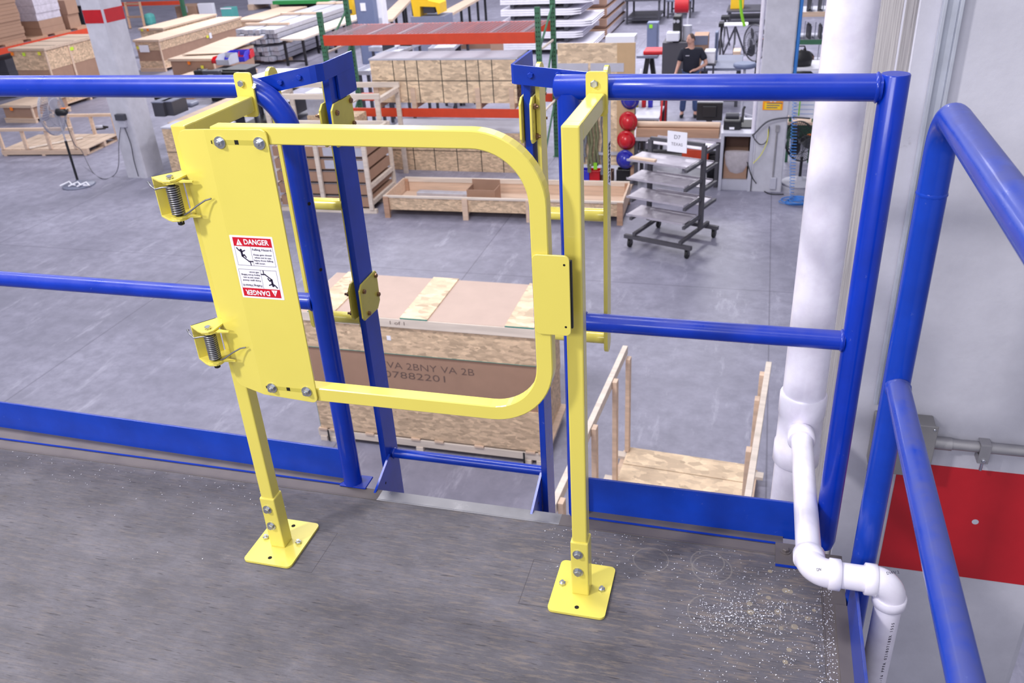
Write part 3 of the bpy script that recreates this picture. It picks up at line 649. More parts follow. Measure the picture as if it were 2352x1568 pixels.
# ================================================================== PVC drain pipes
PX, PY = 1.221, 0.372
t = thing('drain_pipe', 'thick white plastic downpipe standing beside the column beyond the rail', 'pipe', (PX, PY, G))
obj('pipe', MB().tube([(PX, PY, G), (PX, PY, 6.0)], 0.0535, 36), 'pvc_white', t)
obj('tee_fitting', MB().tube([(PX, PY, 0.185), (PX, PY, 0.18), (PX, PY, 0.125), (PX, PY, 0.12), (PX, PY, 0.03), (PX, PY, 0.025), (PX, PY, -0.03), (PX, PY, -0.035)], .06, 36, True, False, [.0565, .0595, .0595, .057, .057, .0605, .0605, .0565]).tube([(PX, PY, 0.092), (PX, PY - 0.068, 0.097), (PX, PY - 0.070, 0.097), (PX, PY - 0.098, 0.099), (PX, PY - .1, .099)], .03, 28, True, False, [.032, .031, .0345, .0345, .031]), 'pvc_white', t)
t = thing('branch_pipe', 'thin white plastic pipe with two elbows crossing the deck corner', 'pipe', (1.223, -0.21, 0.13))
r_ = 0.0262
def bend(c, u, v, R, n=8): return [Vector(c) + Vector(u) * (R * math.cos(PI / 2 * i / n)) + Vector(v) * (R * math.sin(PI / 2 * i / n)) for i in range(n + 1)]
BX, BY, BZ = 1.222, -0.238, 0.131
obj('straight_pipe', MB().tube([(BX, PY - 0.09, 0.098), (BX, BY + 0.05, BZ - 0.002)], r_, 28), 'pvc_white', t)
def elbow(p0, pc, p1, lab=None):                          # collars at both ends, bend between
    p0, pc, p1 = Vector(p0), Vector(pc), Vector(p1); a = (p0 - pc); b = (p1 - pc); R = min(a.length, b.length) * 0.72; a.normalize(); b.normalize()
    cen = pc + a * R + b * R
    arcp = [cen - b * (R * math.cos(PI / 2 * i / 10)) - a * (R * math.sin(PI / 2 * i / 10)) for i in range(11)]
    m = MB().tube([p0] + arcp + [p1], r_ + .0028, 28)
    for q, d in ((p0, a), (p1, b)): m.tube([q - d * .0225, q - d * 0.021, q, q + d * 0.0015], r_ + .0055, 28, True, False, [r_ + .003, r_ + .0058, r_ + .0058, r_ + .003])
    return obj('elbow_fitting', m, 'pvc_white', t)
e1 = elbow((BX, BY + 0.052, BZ), (BX, BY, BZ), (BX + 0.058, BY, BZ))
e2 = elbow((BX + 0.105, BY, BZ), (BX + 0.157, BY, BZ), (BX + 0.157, BY, BZ - 0.056))
obj('nipple', MB().tube([(BX + 0.05, BY, BZ), (BX + 0.11, BY, BZ)], r_, 28), 'pvc_white', t)
dp = obj('drop_pipe', MB().tube([(BX + 0.157, BY, BZ - 0.05), (BX + 0.157, BY, -0.6), (BX + 0.157, BY + .02, G)], r_, 28), 'pvc_white', t)
for i, ch in enumerate('91-16 PPFA 02180718BX 1555'[::-1]):
    if ch == ' ': continue
    a_ = -1.15; text('lettering', ch, 0.0085, 'sticker_black', dp, (BX + 0.157 + math.cos(a_) * (r_ + .0002), BY + math.sin(a_) * (r_ + .0002), 0.045 - i * 0.0072), (PI / 2, -PI / 2, a_ + PI / 2))
for e, px, pz in ((e1, BX + 0.022, BZ - 0.004), (e2, BX + 0.150, BZ + 0.012)):
    text('lettering', 'DWV 2', 0.008, 'sticker_black', e, (px, BY - r_ * .55, pz + 0.026), (0.55, 0, 0.35))

# metal and plastic shavings scattered on the deck
m = MB(); rs = random.Random(5)
def flake(x, y, z=0.0012):
    a = rs.uniform(0, PI); l = rs.uniform(0.0006, 0.0022); w_ = l * rs.uniform(.3, .8); c, s_ = math.cos(a), math.sin(a); h = rs.uniform(0.0003, 0.0012)
    m.add([(x - l * c, y - l * s_, z), (x + w_ * s_, y - w_ * c, z + h), (x + l * c, y + l * s_, z), (x - w_ * s_, y + w_ * c, z + h)], [(0, 1, 2), (0, 2, 3), (0, 1, 3)])
for i in range(1900):
    if i < 650: px, py = rs.gauss(1710, 75), rs.gauss(1415, 26)
    elif i < 1200: px, py = rs.uniform(1600, 1940), rs.uniform(1300, 1568)
    elif i < 1500: px, py = rs.uniform(1250, 1800), 1215 + rs.random() ** 2 * 120 + 0
    else: px, py = rs.uniform(1875, 1955), rs.uniform(1350, 1568)
    q = at(px, py, z=0)
    if q.x > 1.285 or q.y > -0.058: continue
    flake(q.x, q.y)
for i in range(140):
    x = rs.uniform(-1.0, -0.05); flake(x, -0.06 - rs.expovariate(14))
tag(obj('shavings', m, 'shaving'), 'white plastic and metal shavings scattered over the grey deck boards', 'shavings', None, 'stuff')

# ================================================================== hall floor objects
def rect(px0, py0, px1, py1, y):
    """world x0,x1,z0,z1 of an upright rectangle standing in the plane y"""
    a = at(px0, py1, y=y); b = at(px1, py1, y=y); c = at((px0 + px1) / 2, py0, y=y); d = at((px0 + px1) / 2, py1, y=y)
    return a.x, b.x, d.z, c.z
def parts(t, spec):
    """spec: (name, material, [boxes]) in local coordinates of t; one object per box"""
    for nm, mat, boxes in spec:
        for b in boxes: lobj(nm, MB().box(*b), mat, t)
def bars(t, nm, mat, lst, w_=0.05, h_=0.05, par=None):
    for a, b in lst: lobj(nm, MB().bar(a, b, w_, h_), mat, par or t)

# ---- big crate below the ladder
t = thing('wooden_crate', 'large strapped crate of chipboard and cardboard on a pallet below the ladder', 'crate', (-2.90, 4.57, G))
L, D = 2.29, 0.86
for i, y_ in enumerate((0.01, 0.40, 0.79)):
    for nm, z0_, z1_ in (('pallet_rail', 0.05, 0.13),): lobj(nm, MB().box(-0.02, L + 0.02, y_, y_ + 0.05, z0_, z1_), 'pine_white', t, bevel=0.004)
for x_ in (0.0, 0.10, 1.02, 2.1, 2.22):
    lobj('pallet_block', MB().box(x_, x_ + 0.07, 0.0, 0.85, 0.0, 0.05), 'pine_white', t)
for x_ in (0.0, 0.12, 0.5, 0.98, 1.22, 1.62, 2.12, 2.24): lobj('deck_slat', MB().box(x_, x_ + 0.09, -0.004, 0.86, 0.131, 0.150), 'pine', t)
lobj('lower_panel', MB().box(0.02, L - 0.02, 0.01, D - 0.01, 0.152, 0.58), 'osb_board', t)
lobj('cardboard_body', MB().box(0.035, L - 0.035, 0.025, D - 0.025, 0.58, 1.07), 'cardboard', t)
lobj('side_panel', MB().box(L - 0.034, L - 0.012, 0.012, D - 0.012, 0.58, 1.07), 'osb_board', t)
lobj('upper_panel', MB().box(0.02, L - 0.02, 0.01, D - 0.01, 1.07, 1.355), 'osb_board', t)
lid = lobj('lid', MB().box(-0.01, L, -0.01, D + 0.02, 1.355, 1.442), 'pine_white', t, bevel=0.003)
lobj('lid_sheet', MB().box(0.0, L - 0.01, 0.0, D + 0.01, 1.442, 1.446), 'cardboard_top', lid)
for x_ in (0.12, 1.03, 2.0):
    lobj('lid_strip', MB().box(x_, x_ + 0.26, -0.008, D + 0.02, 1.446, 1.458), 'osb_pale', lid); lobj('painted_edge', MB().box(x_, x_ + 0.26, -0.0095, -0.008, 1.446, 1.458), 'edge_teal', lid)
lobj('painted_edge', MB().box(0.0185, 0.021, 0.0085, 0.012, 0.152, 0.58).box(L - 0.021, L - 0.0185, 0.0085, 0.012, 0.152, 0.58).box(.02, L - .02, .0085, .0099, 1.066, 1.071), 'edge_teal', t)['kind'] = 'stuff'
for x_ in (0.10, 2.10): lobj('strap', MB().box(x_, x_ + 0.018, -0.024, -0.021, 0.02, 0.15), 'strap_black', t)
lobj('sticky_note', MB().box(0.70, 0.80, 0.018, 0.022, 0.99, 1.068), 'note_green', t, label='lime green sticky note')
lobj('label_patch', MB().box(0.87, 0.91, 0.006, 0.009, 1.21, 1.255), 'paper_white', t)
def crate_text(body, x, z, size, wd):
    text('handwriting', body, size, 'marker_ink', t, (-2.90 + x, 4.57 + 0.0235, G + z), (PI / 2, 0, 0), wd, -0.001, 0.0005)
crate_text('NEVA 2BNY VA 2B', 1.17, 0.935, 0.10, 1.0); crate_text('07882201', 1.10, 0.835, 0.10, 0.60)
text('handwriting', '1 of 1', 0.05, 'marker_ink', t, (-2.90 + 1.0, 4.57 - 0.0105, G + 1.4), (PI / 2, 0, 0), 0.14)

# ---- open timber frame on a chipboard pallet, right of the ladder
t = thing('open_skid', 'open timber frame with chipboard pallet base standing right of the strapped crate', 'frame', (0.095, 4.83, G), -0.065)
W_, DD = 1.20, 2.2
for x_ in (0.0, 0.58, W_ - 0.04): lobj('pallet_rail', MB().box(x_, x_ + 0.045, -DD, 0, 0.0, 0.10), 'pine', t)
for i in range(6): lobj('base_board', MB().box(-0.07, W_ + 0.06, -0.14 - i * 0.38, -0.06 - i * 0.38, 0.10, 0.13), 'pine_white', t)
lobj('base_panel', MB().box(0.05, W_ - 0.05, -0.26, 0.0, 0.131, 0.145), 'osb_pale', t); lobj('base_panel', MB().box(0.05, W_ - 0.05, -DD, -0.272, 0.131, 0.145), 'osb_pale', t)
for x_, o_ in ((0.0, 1), (W_ - 0.04, -1)):
    xr = x_ if o_ == 1 else x_ + 0.045
    lobj('top_rail', MB().box(xr - 0.02, xr + 0.025, -DD, 0.02, 1.12, 1.20), 'pine_white', t, bevel=0.003)
    xp = xr + 0.027 if o_ == 1 else xr - 0.060
    for y_ in (-0.05, -0.56, -1.25, -DD + 0.06): lobj('upright', MB().box(xp, xp + 0.038, y_ - 0.035, y_ + 0.035, 0.146, 1.12 if y_ == -0.05 else 1.19), 'pine', t, bevel=0.003)

# ---- long low open crate in the middle
t = thing('long_crate', 'long low open topped chipboard crate on short legs in the middle of the floor', 'crate', (-4.80, 10.76, G), 0.028)
L, D = 3.95, 1.02
for x_ in (0.0, 1.36, 2.42, 3.87): 
    for y_ in (0.0, D - 0.05): lobj('leg', MB().box(x_, x_ + 0.09, y_ - 0.02, y_ + 0.03, 0, 0.36), 'pine_dark' if x_ in (0, 3.87) else 'pine', t)
    lobj('floor_bearer', MB().box(x_ + 0.01, x_ + 0.08, 0.03, D - 0.07, 0.08, 0.13), 'pine', t)
lobj('front_panel', MB().box(0.03, L, 0.03, 0.045, 0.13, 0.34), 'osb_board', t)
lobj('back_panel', MB().box(0.03, L, D - 0.03, D - 0.015, 0.13, 0.30), 'pine', t); lobj('back_rail', MB().box(0.03, L, D - 0.05, D, 0.305, 0.38), 'pine_white', t)
lobj('floor_panel', MB().box(0.05, L, 0.05, D - 0.03, 0.13, 0.145), 'pine', t)
lobj('front_rail', MB().box(0, L + 0.02, 0.0, 0.05, 0.345, 0.375), 'pine_white', t)
for x_ in (0.0, L - 0.02): lobj('end_panel', MB().box(x_, x_ + 0.03, 0.05, D - 0.05, 0.13, 0.37), 'pine', t)
tag(obj('metal_profile', MB().box(-4.45, -3.3, 11.35, 11.50, G + 0.15, G + 0.25), 'aluminium', None, Vector((-3.9, 11.4, G + .15)), bevel=.01), 'long silver metal profile lying inside the low open crate', 'profile')
t = thing('cardboard_box', 'open cardboard box standing inside the long low crate', 'box', (-3.42, 11.0, G + 0.145))
parts(t, [('box_body', 'cardboard', [(0, 0.48, 0, 0.012, 0, 0.30), (0, 0.48, 0.32, 0.332, 0, 0.38), (0, 0.012, 0.012, 0.32, 0, 0.30), (0.468, 0.48, 0.012, 0.32, 0, 0.30)])])

# ---- steel shelf cart
t = thing('shelf_cart', 'tall grey steel cart with staggered tilted trays on four castors', 'cart', (0.0, 10.1, G), -0.36)
Lc, Dc = 1.06, 0.90
def cc(a, b, s=0.045): return MB().bar(a, b, s, s)
x0_, y0_ = -0.62, -0.30
lobj('base_beam', cc((x0_, y0_, .16), (x0_ + Lc, y0_, .16), .055), 'cart_steel', t); lobj('base_beam', cc((x0_ + .05, y0_ + Dc, .16), (x0_ + Lc, y0_ + Dc, .16), .055), 'cart_steel', t)
for x_ in (x0_ + 0.16, x0_ + Lc - 0.17): lobj('cross_beam', cc((x_, y0_ - .02, .215), (x_, y0_ + Dc + 0.02, .215)), 'cart_steel', t)
pyc = y0_ + Dc * 0.62
for x_ in (x0_ + 0.10, x0_ + Lc - 0.13): lobj('post', MB().box(x_ - .03, x_ + .03, pyc - .03, pyc + .03, .24, 1.46), 'cart_steel', t)
lobj('top_bar', cc((x0_ + .10, pyc, 1.47), (x0_ + Lc - .13, pyc, 1.47), .05), 'cart_steel', t)
for i in range(4):
    z_ = 0.44 + i * 0.27
    for sgn in (-1, 1):
        ya, yb = (pyc - 0.06, pyc - 0.52) if sgn < 0 else (pyc + 0.05, pyc + 0.42)
        zz = z_ + (0.0 if sgn < 0 else 0.10)
        tr_ = lobj('tray', MB().box(x0_ + 0.0, x0_ + Lc - 0.16, ya, yb, zz + 0.026, zz + 0.034), 'shelf_steel', t)
        lobj('tray_lip', MB().box(x0_, x0_ + Lc - 0.16, yb - .004, yb + .004, zz + .02, zz + .05), 'shelf_steel', tr_)
        for x_ in (x0_ + 0.10, x0_ + Lc - 0.13): lobj('tray_arm', cc((x_, ya, zz), (x_, yb + sgn * 0.05, zz + 0.0), .04), 'cart_steel', t)
lobj('wood_offcut', MB().box(x0_ + .04, x0_ + .42, pyc - .50, pyc - .42, 1.292, 1.32), 'pine', t)
pl_ = lobj('white_card', MB().box(x0_ + .38, x0_ + .68, pyc - .035, pyc - .03, 1.33, 1.62), 'paper_white', t)
o = text('lettering', 'D7', 0.08, 'sticker_grey', pl_, (0, 0, 0), (PI / 2, 0, 0), origin=Vector((0, 0, 0))); o.location = (x0_ + .53, pyc - .037, 1.54)
o = text('lettering', 'TEXAS', 0.06, 'sticker_grey', pl_, (0, 0, 0), (PI / 2, 0, 0), origin=Vector((0, 0, 0))); o.location = (x0_ + .53, pyc - .037, 1.44)
def caster(par, x, y, z=0.14, r=0.06, rot=0.0):
    c = lobj('castor', MB().box(x - .035, x + .035, y - .035, y + .035, z - .006, z).box(x - .028, x - .022, y - .03, y + .03, r, z).box(x + .022, x + .028, y - .03, y + .03, r, z), 'cart_steel', par)
    lobj('wheel', MB().tube([(x - .018, y, r), (x - .016, y, r), (x + .016, y, r), (x + .018, y, r)], r, 20, True, False, [r * .85, r, r, r * .85]), 'black_rubber', c)
for x_ in (x0_ + .09, x0_ + Lc - .06):
    for y_ in (y0_, y0_ + Dc): caster(t, x_, y_)

# ---- tool board with hard hats and webbing
YBd = 12.85
x0b, x1b, zb0, zb1 = -2.26, -0.955, -3.05, -1.0
t = thing('tool_board', 'upright chipboard tool panel with a pegboard strip at its right edge', 'panel', (x0b, YBd, G))
obj('board', MB().box(x0b, x1b - 0.30, YBd, YBd + 0.03, zb0, zb1), 'osb_pale', t)
obj('pegboard', MB().box(x1b - 0.30, x1b, YBd - 0.004, YBd + 0.03, zb0, zb1), 'pegboard', t)
for x_ in (x0b, x1b - 0.06): obj('leg', MB().box(x_, x_ + .06, YBd + .02, YBd + .10, G, zb0 + 0.3), 'pine_dark', t)
for x_ in (x0b, x1b - .06): obj('foot', MB().box(x_, x_ + .06, YBd - .3, YBd + .4, G, G + .06), 'pine', t)
obj('grey_strip', MB().box(x0b, x0b + .52, YBd - .012, YBd, -1.46, -1.32), 'light_grey', t); obj('grey_strip', MB().box(x0b + .56, x0b + 1.12, YBd - .012, YBd, -1.46, -1.32), 'light_grey', t)
tag(obj('white_sheet', MB().box(-1.45, -0.97, YBd + 0.0, YBd + 0.32, -1.0, -0.90), 'paper_white', None, Vector((-1.2, YBd, -1.0))), 'white foam block lying on top of the chipboard tool panel', 'block')
HH = [(1447, 228, 'helmet_blue', 'bright blue hard hat hanging topmost on the tool panel'), (1443, 279, 'helmet_red', 'red hard hat hanging just below the topmost blue one'), (1438, 322, 'helmet_red', 'darker red hard hat hanging just above the lowest blue one'), (1436, 366, 'helmet_blue', 'dark blue hard hat hanging lowest on the tool panel beside a clamp')]
for px, py, mt, lab in HH:
    c_ = at(px, py, y=YBd - .08); hh = thing('hard_hat', lab, 'helmet', c_, 0, 'hard hats on the tool panel')
    prof = [(0.118 * math.cos(a), 0.13 * math.sin(a)) for a in [i * PI / 2 / 8 for i in range(9)]]
    m = MB().lathe([(0.125, -0.004)] + prof[:-1] + [(0.001, 0.13)], (0, 0, 0), 24, (1.0, 1.15)); m.xf(Matrix.Rotation(PI / 2 + 0.15, 4, 'X')); lobj('shell', m, mt, hh)
    m = MB().lathe([(0.155, -0.004), (0.158, 0.0), (0.12, 0.006)], (0, 0, 0), 24, (1.0, 1.12)); m.xf(Matrix.Translation((0, 0.004, -.0)) @ Matrix.Rotation(PI / 2 + 0.15, 4, 'X')) ; lobj('brim', m, mt, hh)
for i, (px, pt, pb, mt, lab, wd) in enumerate([(1338, 255, 372, 'webbing_grey', 'grey webbing strap hanging leftmost on the tool panel', 12), (1352, 262, 395, 'webbing_olive', 'olive webbing strap hanging second from the left on the tool panel', 13), (1366, 258, 388, 'webbing_olive', 'long olive webbing strap with a lime end hanging in the middle', 11), (1382, 262, 400, 'webbing_grey', 'grey looped strap hanging rightmost beside the clamp', 8)]):
    a, b = at(px, pt, y=YBd - .05), at(px + 2, pb, y=YBd - .05); wm = wd * 6.8e-3 / 2
    s_ = thing('webbing_strap', lab, 'strap', (a.x, a.y, b.z), 0, 'webbing straps on the tool panel')
    N = 9; 
    for k, of in ((0, 0.0), (1, 0.045)):
        m = MB(); P_ = [Vector((a.x + of + (b.x - a.x) * j / N + 0.016 * math.sin(j * 1.3 + i + k), a.y - .01 - .025 * k, a.z + (b.z - a.z) * j / N * (1 - .12 * k))) for j in range(N + 1)]
        m.tube(P_, wm * .55, 6); obj('web_loop', m, mt, s_)
    obj('end_tab', MB().box(b.x - .03, b.x + .03, b.y - .03, b.y, b.z, b.z + .12), 'lime' if i == 2 else mt, s_)
t = thing('bar_clamp', 'grey bar clamp fixed across the tool panel left of the lowest blue hard hat', 'clamp', at(1370, 355, y=YBd - .05))
a, b = at(1372, 352, y=YBd - .05), at(1428, 352, y=YBd - .05)
obj('bar', MB().bar(a, b, .05, .05), 'aluminium', t); obj('jaw', MB().bar(a, a + Vector((0, 0, -.22)), .03, .03), 'dark_grey', t); obj('jaw', MB().bar(b, b + Vector((0, 0, -.14)), .03, .03), 'dark_grey', t)
for px, py, mt, lab in ((1342, 403, 'blue_plastic', 'blue bin on the floor below the webbing straps'), (1366, 404, 'red_plastic', 'small red bin on the floor below the webbing straps'), (1394, 405, 'cardboard_dark', 'dark box on the floor under the bar clamp'), (1436, 402, 'black_plastic', 'black bin on the floor under the lowest hard hat')):
    q = g(px, py + 14); w2 = .10 if px != 1436 else .16
    bb = thing('storage_bin', lab, 'bin', (q.x, q.y + .1, G)); parts(bb, [('bin_floor', mt, [(-w2, w2, -.1, .1, 0, .02)]), ('bin_side', mt, [(-w2, -w2 + .01, -.1, .1, .02, .2), (w2 - .01, w2, -.1, .1, .02, .2), (-w2, w2, -.1, -.09, .02, .2), (-w2, w2, .09, .1, .02, .2)])])

# ---- pallet rack with loaded crates
t = thing('pallet_rack', 'pallet rack with orange beams, green perforated uprights and a wire mesh deck', 'rack', (-6.8, 13.3, G))
ux = (-6.80, -2.70); yf, yb_ = 13.30, 14.45
def upright(par, x, y, zt, perf=True, org=None):
    u = obj('upright', MB().box(x - .045, x + .045, y, y + .07, G, zt), 'rack_green', par)
    obj('foot_plate', MB().box(x - .07, x + .07, y - .02, y + .09, G, G + .01), 'rack_green', u)
    if perf:
        m = MB(); z_ = G + .15
        while z_ < zt - .05:
            m.box(x - .028, x - .012, y - .001, y, z_, z_ + .025).box(x + .012, x + .028, y - .001, y, z_, z_ + .025); z_ += .076
        obj('slot_holes', m, 'dark_hole', u)['kind'] = 'stuff'
for x_ in ux: upright(t, x_, yf, -0.48); upright(t, x_, yb_, -0.35 if x_ < -4 else 0.3)
for x_ in ux:
    for k, (za, zb_) in enumerate(((-3.2, -2.3), (-2.3, -2.3), (-2.3, -1.2), (-1.2, -1.2), (-1.2, -.6))):
        obj('brace', MB().bar((x_, yf + .06, za), (x_, yb_, zb_), .03, .03), 'rack_green' if k % 2 == 0 else 'pine_white', t)
for z1_, h_ in ((-0.875, .185), (-2.195, .155)):
    for y_ in (yf - .05, yb_ + .07): obj('beam', MB().box(ux[0] + .045, ux[1] - .045, y_, y_ + .05, z1_ - h_, z1_), 'rack_orange', t, bevel=.004)
m = MB(); z_ = -0.872
for i in range(54): x_ = ux[0] + .08 + i * (ux[1] - ux[0] - .16) / 53; m.box(x_ - .003, x_ + .003, yf - .04, yb_ + .1, z_, z_ + .007)
for i in range(14): y_ = yf - .04 + i * 1.16 / 13; m.box(ux[0] + .06, ux[1] - .06, y_ - .003, y_ + .003, z_, z_ + .006)
obj('wire_deck', m, 'wire_deck', t)['kind'] = 'stuff'
for i in range(7):
    x_ = ux[0] + .35 + i * .58; obj('deck_channel', MB().box(x_ - .03, x_ + .03, yf, yb_ + .07, z_ - .03, z_ - .002), 'wire_deck' if i != 4 else 'rack_orange', t)
def strapped(name, lab, x0, x1, y0, y1, z0, z1, mat, cols, base=True, grp=None):
    t = thing(name, lab, 'crate', (x0, y0, z0), 0, grp); L, D, H = x1 - x0, y1 - y0, z1 - z0; b = .10 if base else 0
    if base:
        for x_ in (0.02, L * .27, L * .72, L - .14): lobj('skid', MB().box(x_, x_ + .10, 0, D, 0, b), 'pine_dark', t); lobj('batten', MB().box(x_, x_ + .09, -.022, 0, 0.0, H * .42), 'pine', t)
    lobj('panel', MB().box(0, L, 0, .02, b, b + (H - b) * .5 - .004), mat, t); lobj('panel', MB().box(0, L, 0, .02, b + (H - b) * .5 + .004, H - .03), mat, t)
    lobj('body', MB().box(.005, L - .03, .02, D, b, H - .032), 'cardboard_dark', t); lobj('cover_sheet', MB().box(-.02, L + .04, -.01, D + .02, H - .03, H), 'light_grey', t)
    for c_ in cols: lobj('strap', MB().box(L * c_, L * c_ + .014, -.003, 0, b, H - .03), 'strap_black', t)
    lobj('strap', MB().box(0, L, -.004, -.0005, b + (H - b) * .5 - .006, b + (H - b) * .5 + .006), 'strap_black', t)
    if mat == 'osb_pale':
        m = MB(); rs = random.Random(9)
        for i in range(90):
            y_ = rs.uniform(.05, D - .05); z_ = rs.uniform(b + .03, H - .09); m.box(L - .03, L + rs.uniform(-.02, .03), y_, y_ + rs.uniform(.02, .07), z_, z_ + rs.uniform(.02, .07))
        lobj('bundle_ends', m, 'cardboard_dark', t)['kind'] = 'stuff'
    return t
strapped('strapped_crate', 'pale chipboard crate with a grid of straps resting on the lower orange rack beams', -5.90, -3.12, 13.28, 14.0, -2.19, -1.30, 'osb_pale', (.16, .245, .33, .495, .665, .75, .84))
strapped('strapped_crate', 'darker strapped chipboard crate on the floor under the pallet rack', -5.72, -3.05, 13.35, 14.2, G, -2.62, 'osb_board', (.17, .33, .5, .68, .84), False)

# ---- slatted crate with stacked flat boxes, left of the rack
t = thing('timber_cage', 'timber cage crate packed with layers of flat cardboard boxes behind the left post', 'crate', (-6.85, 10.85, G), 0.03)
L, D, H = 1.78, 1.15, 1.22
for y_ in (0, D * .5, D - .06): lobj('bottom_rail', MB().box(-.05, L + .05, y_, y_ + .07, 0, .07), 'pine_white', t)
for y_ in (0, D - .05):
    for x_ in (0.0, .86, L - .06): lobj('upright', MB().box(x_, x_ + .07, y_ - .03, y_ + .02, .07, H), 'pine_white', t)
    lobj('top_rail', MB().box(-.02, L + .02, y_ - .03, y_ + .03, H, H + .07), 'pine_white', t)
for x_ in (0.0, L - .05):
    for z_ in (H + .0, .42, .14): lobj('side_rail', MB().box(x_, x_ + .05, .03, D - .06, z_, z_ + .07), 'pine_white', t)
for k in range(5):
    z_ = .10 + k * .215
    b_ = thing('flat_box', ['flat cardboard carton at the bottom of the timber cage', 'flat cardboard carton second from the bottom of the timber cage', 'flat cardboard carton in the middle layer of the timber cage', 'white topped carton second from the top of the timber cage', 'white topped carton uppermost in the timber cage'][k], 'box', (-6.78, 10.90, G + z_), 0.03, 'cartons in the timber cage')
    parts(b_, [('carton_body', 'cardboard', [(0, L - .12, .0, D - .12, 0, .16)])])
    if k >= 3: lobj('white_panel', MB().box(.92, L - .14, -.004, 0, 0.01, .155), 'light_grey', b_)
    lobj('top_tape', MB().box(.05, L - .2, .04, D - .2, .16, .163), 'light_grey', b_)
t = thing('bare_crate', 'bare white timber frame standing behind the packed timber cage', 'frame', (-7.55, 12.13, G), 0.02)
for x_ in (0, 2.16): lobj('upright', MB().box(x_, x_ + .08, 0, .05, 0, 1.62), 'pine_white', t); lobj('upright', MB().box(x_, x_ + .08, .95, 1.0, 0, 1.62), 'pine_white', t); lobj('side_rail', MB().box(x_, x_ + .08, .05, .95, 1.54, 1.62), 'pine_white', t)
for y_ in (-.01, .95): lobj('top_rail', MB().box(-.02, 2.26, y_, y_ + .05, 1.62, 1.71), 'pine_white', t)
lobj('bottom_rail', MB().box(0, 2.24, .0, .05, .08, .16), 'pine_white', t)
tag(obj('chipboard_panel', MB().box(-6.9, -5.9, 12.45, 12.85, G, -2.15), 'osb_board', None, Vector((-6.4, 12.5, G))), 'low chipboard box inside the bare white timber frame', 'box')
tag(obj('plank_bundle', MB().box(-6.9, -6.45, 12.5, 12.9, -2.15, -1.75), 'aluminium', None, Vector((-6.7, 12.5, -2.15))), 'short grey bundle standing on the low chipboard box', 'bundle')

# ---- left column
t = thing('concrete_column', 'concrete column at the left with a red painted band near its top', 'column', (-10.85, 12.6, G), 0, 'concrete columns of the hall')
cx, cy, cw, cd = -11.06, 12.32, 0.44, 0.56
obj('shaft', MB().prism([(cx, cy), (cx + cw - .03, cy), (cx + cw, cy + .03), (cx + cw, cy + cd), (cx, cy + cd)], 'z', G, 6), 'concrete', t)
zr0, zr1 = at(252, 53, y=cy).z, at(247, 22, y=cy).z
obj('red_band', MB().box(cx, cx + cw - .034, cy - .003, cy, zr0, zr1), 'band_red', t, label='red painted band'); obj('red_band', MB().box(cx + cw, cx + cw + .003, cy + .034, cy + cd, zr0, zr1), 'band_red', t, label='red painted band')
t = thing('outlet_box', 'dark outlet box with cords on the front of the left concrete column', 'electrical box', at(278, 270, y=cy - .05))
x0_, x1_, z0_, z1_ = rect(269, 262, 289, 276, cy - .05); obj('cover', MB().box(x0_, x1_, cy - .10, cy - .001, z0_, z1_), 'dark_grey', t, bevel=.01); obj('socket', MB().box(x0_ + .03, x1_ - .03, cy - .07, cy - .001, z0_ - .14, z0_), 'light_grey', t, bevel=.01)
def cord(name, lab, pts, r, mat='black_plastic', cat='cord'):
    m = MB(); P_ = [Vector(p) for p in pts]; out = []
    for i in range(len(P_) - 1):
        p0, p1, p2, p3 = P_[max(i - 1, 0)], P_[i], P_[i + 1], P_[min(i + 2, len(P_) - 1)]
        for k in range(6):
            u = k / 6; out.append(.5 * ((2 * p1) + (p2 - p0) * u + (2 * p0 - 5 * p1 + 4 * p2 - p3) * u * u + (3 * p1 - p0 - 3 * p2 + p3) * u ** 3))
    out.append(P_[-1]); m.tube(out, r, 6); return tag(obj(name, m, mat, None, P_[0]), lab, cat)
zc = at(278, 285, y=cy - .05)
cord('extension_cord', 'thin grey cord from the column outlet across the floor to the pedestal fan', [zc, at(273, 330, y=cy - .12), at(272, 380, y=cy - .2), g(262, 405) + Vector((0, 0, .02)), g(238, 412) + Vector((0, 0, .012)), g(212, 395) + Vector((0, 0, .012)), g(195, 372) + Vector((0, 0, .25)), at(170, 330, y=11.75), at(150, 275, y=11.7)], .007, 'dark_grey')
cord('extension_cord', 'grey cord hanging down the front of the left concrete column', [zc + Vector((.05, 0, 0)), at(300, 330, y=cy - .03), at(308, 370, y=cy - .03), at(318, 405, y=cy - .04)], .009, 'dark_grey')

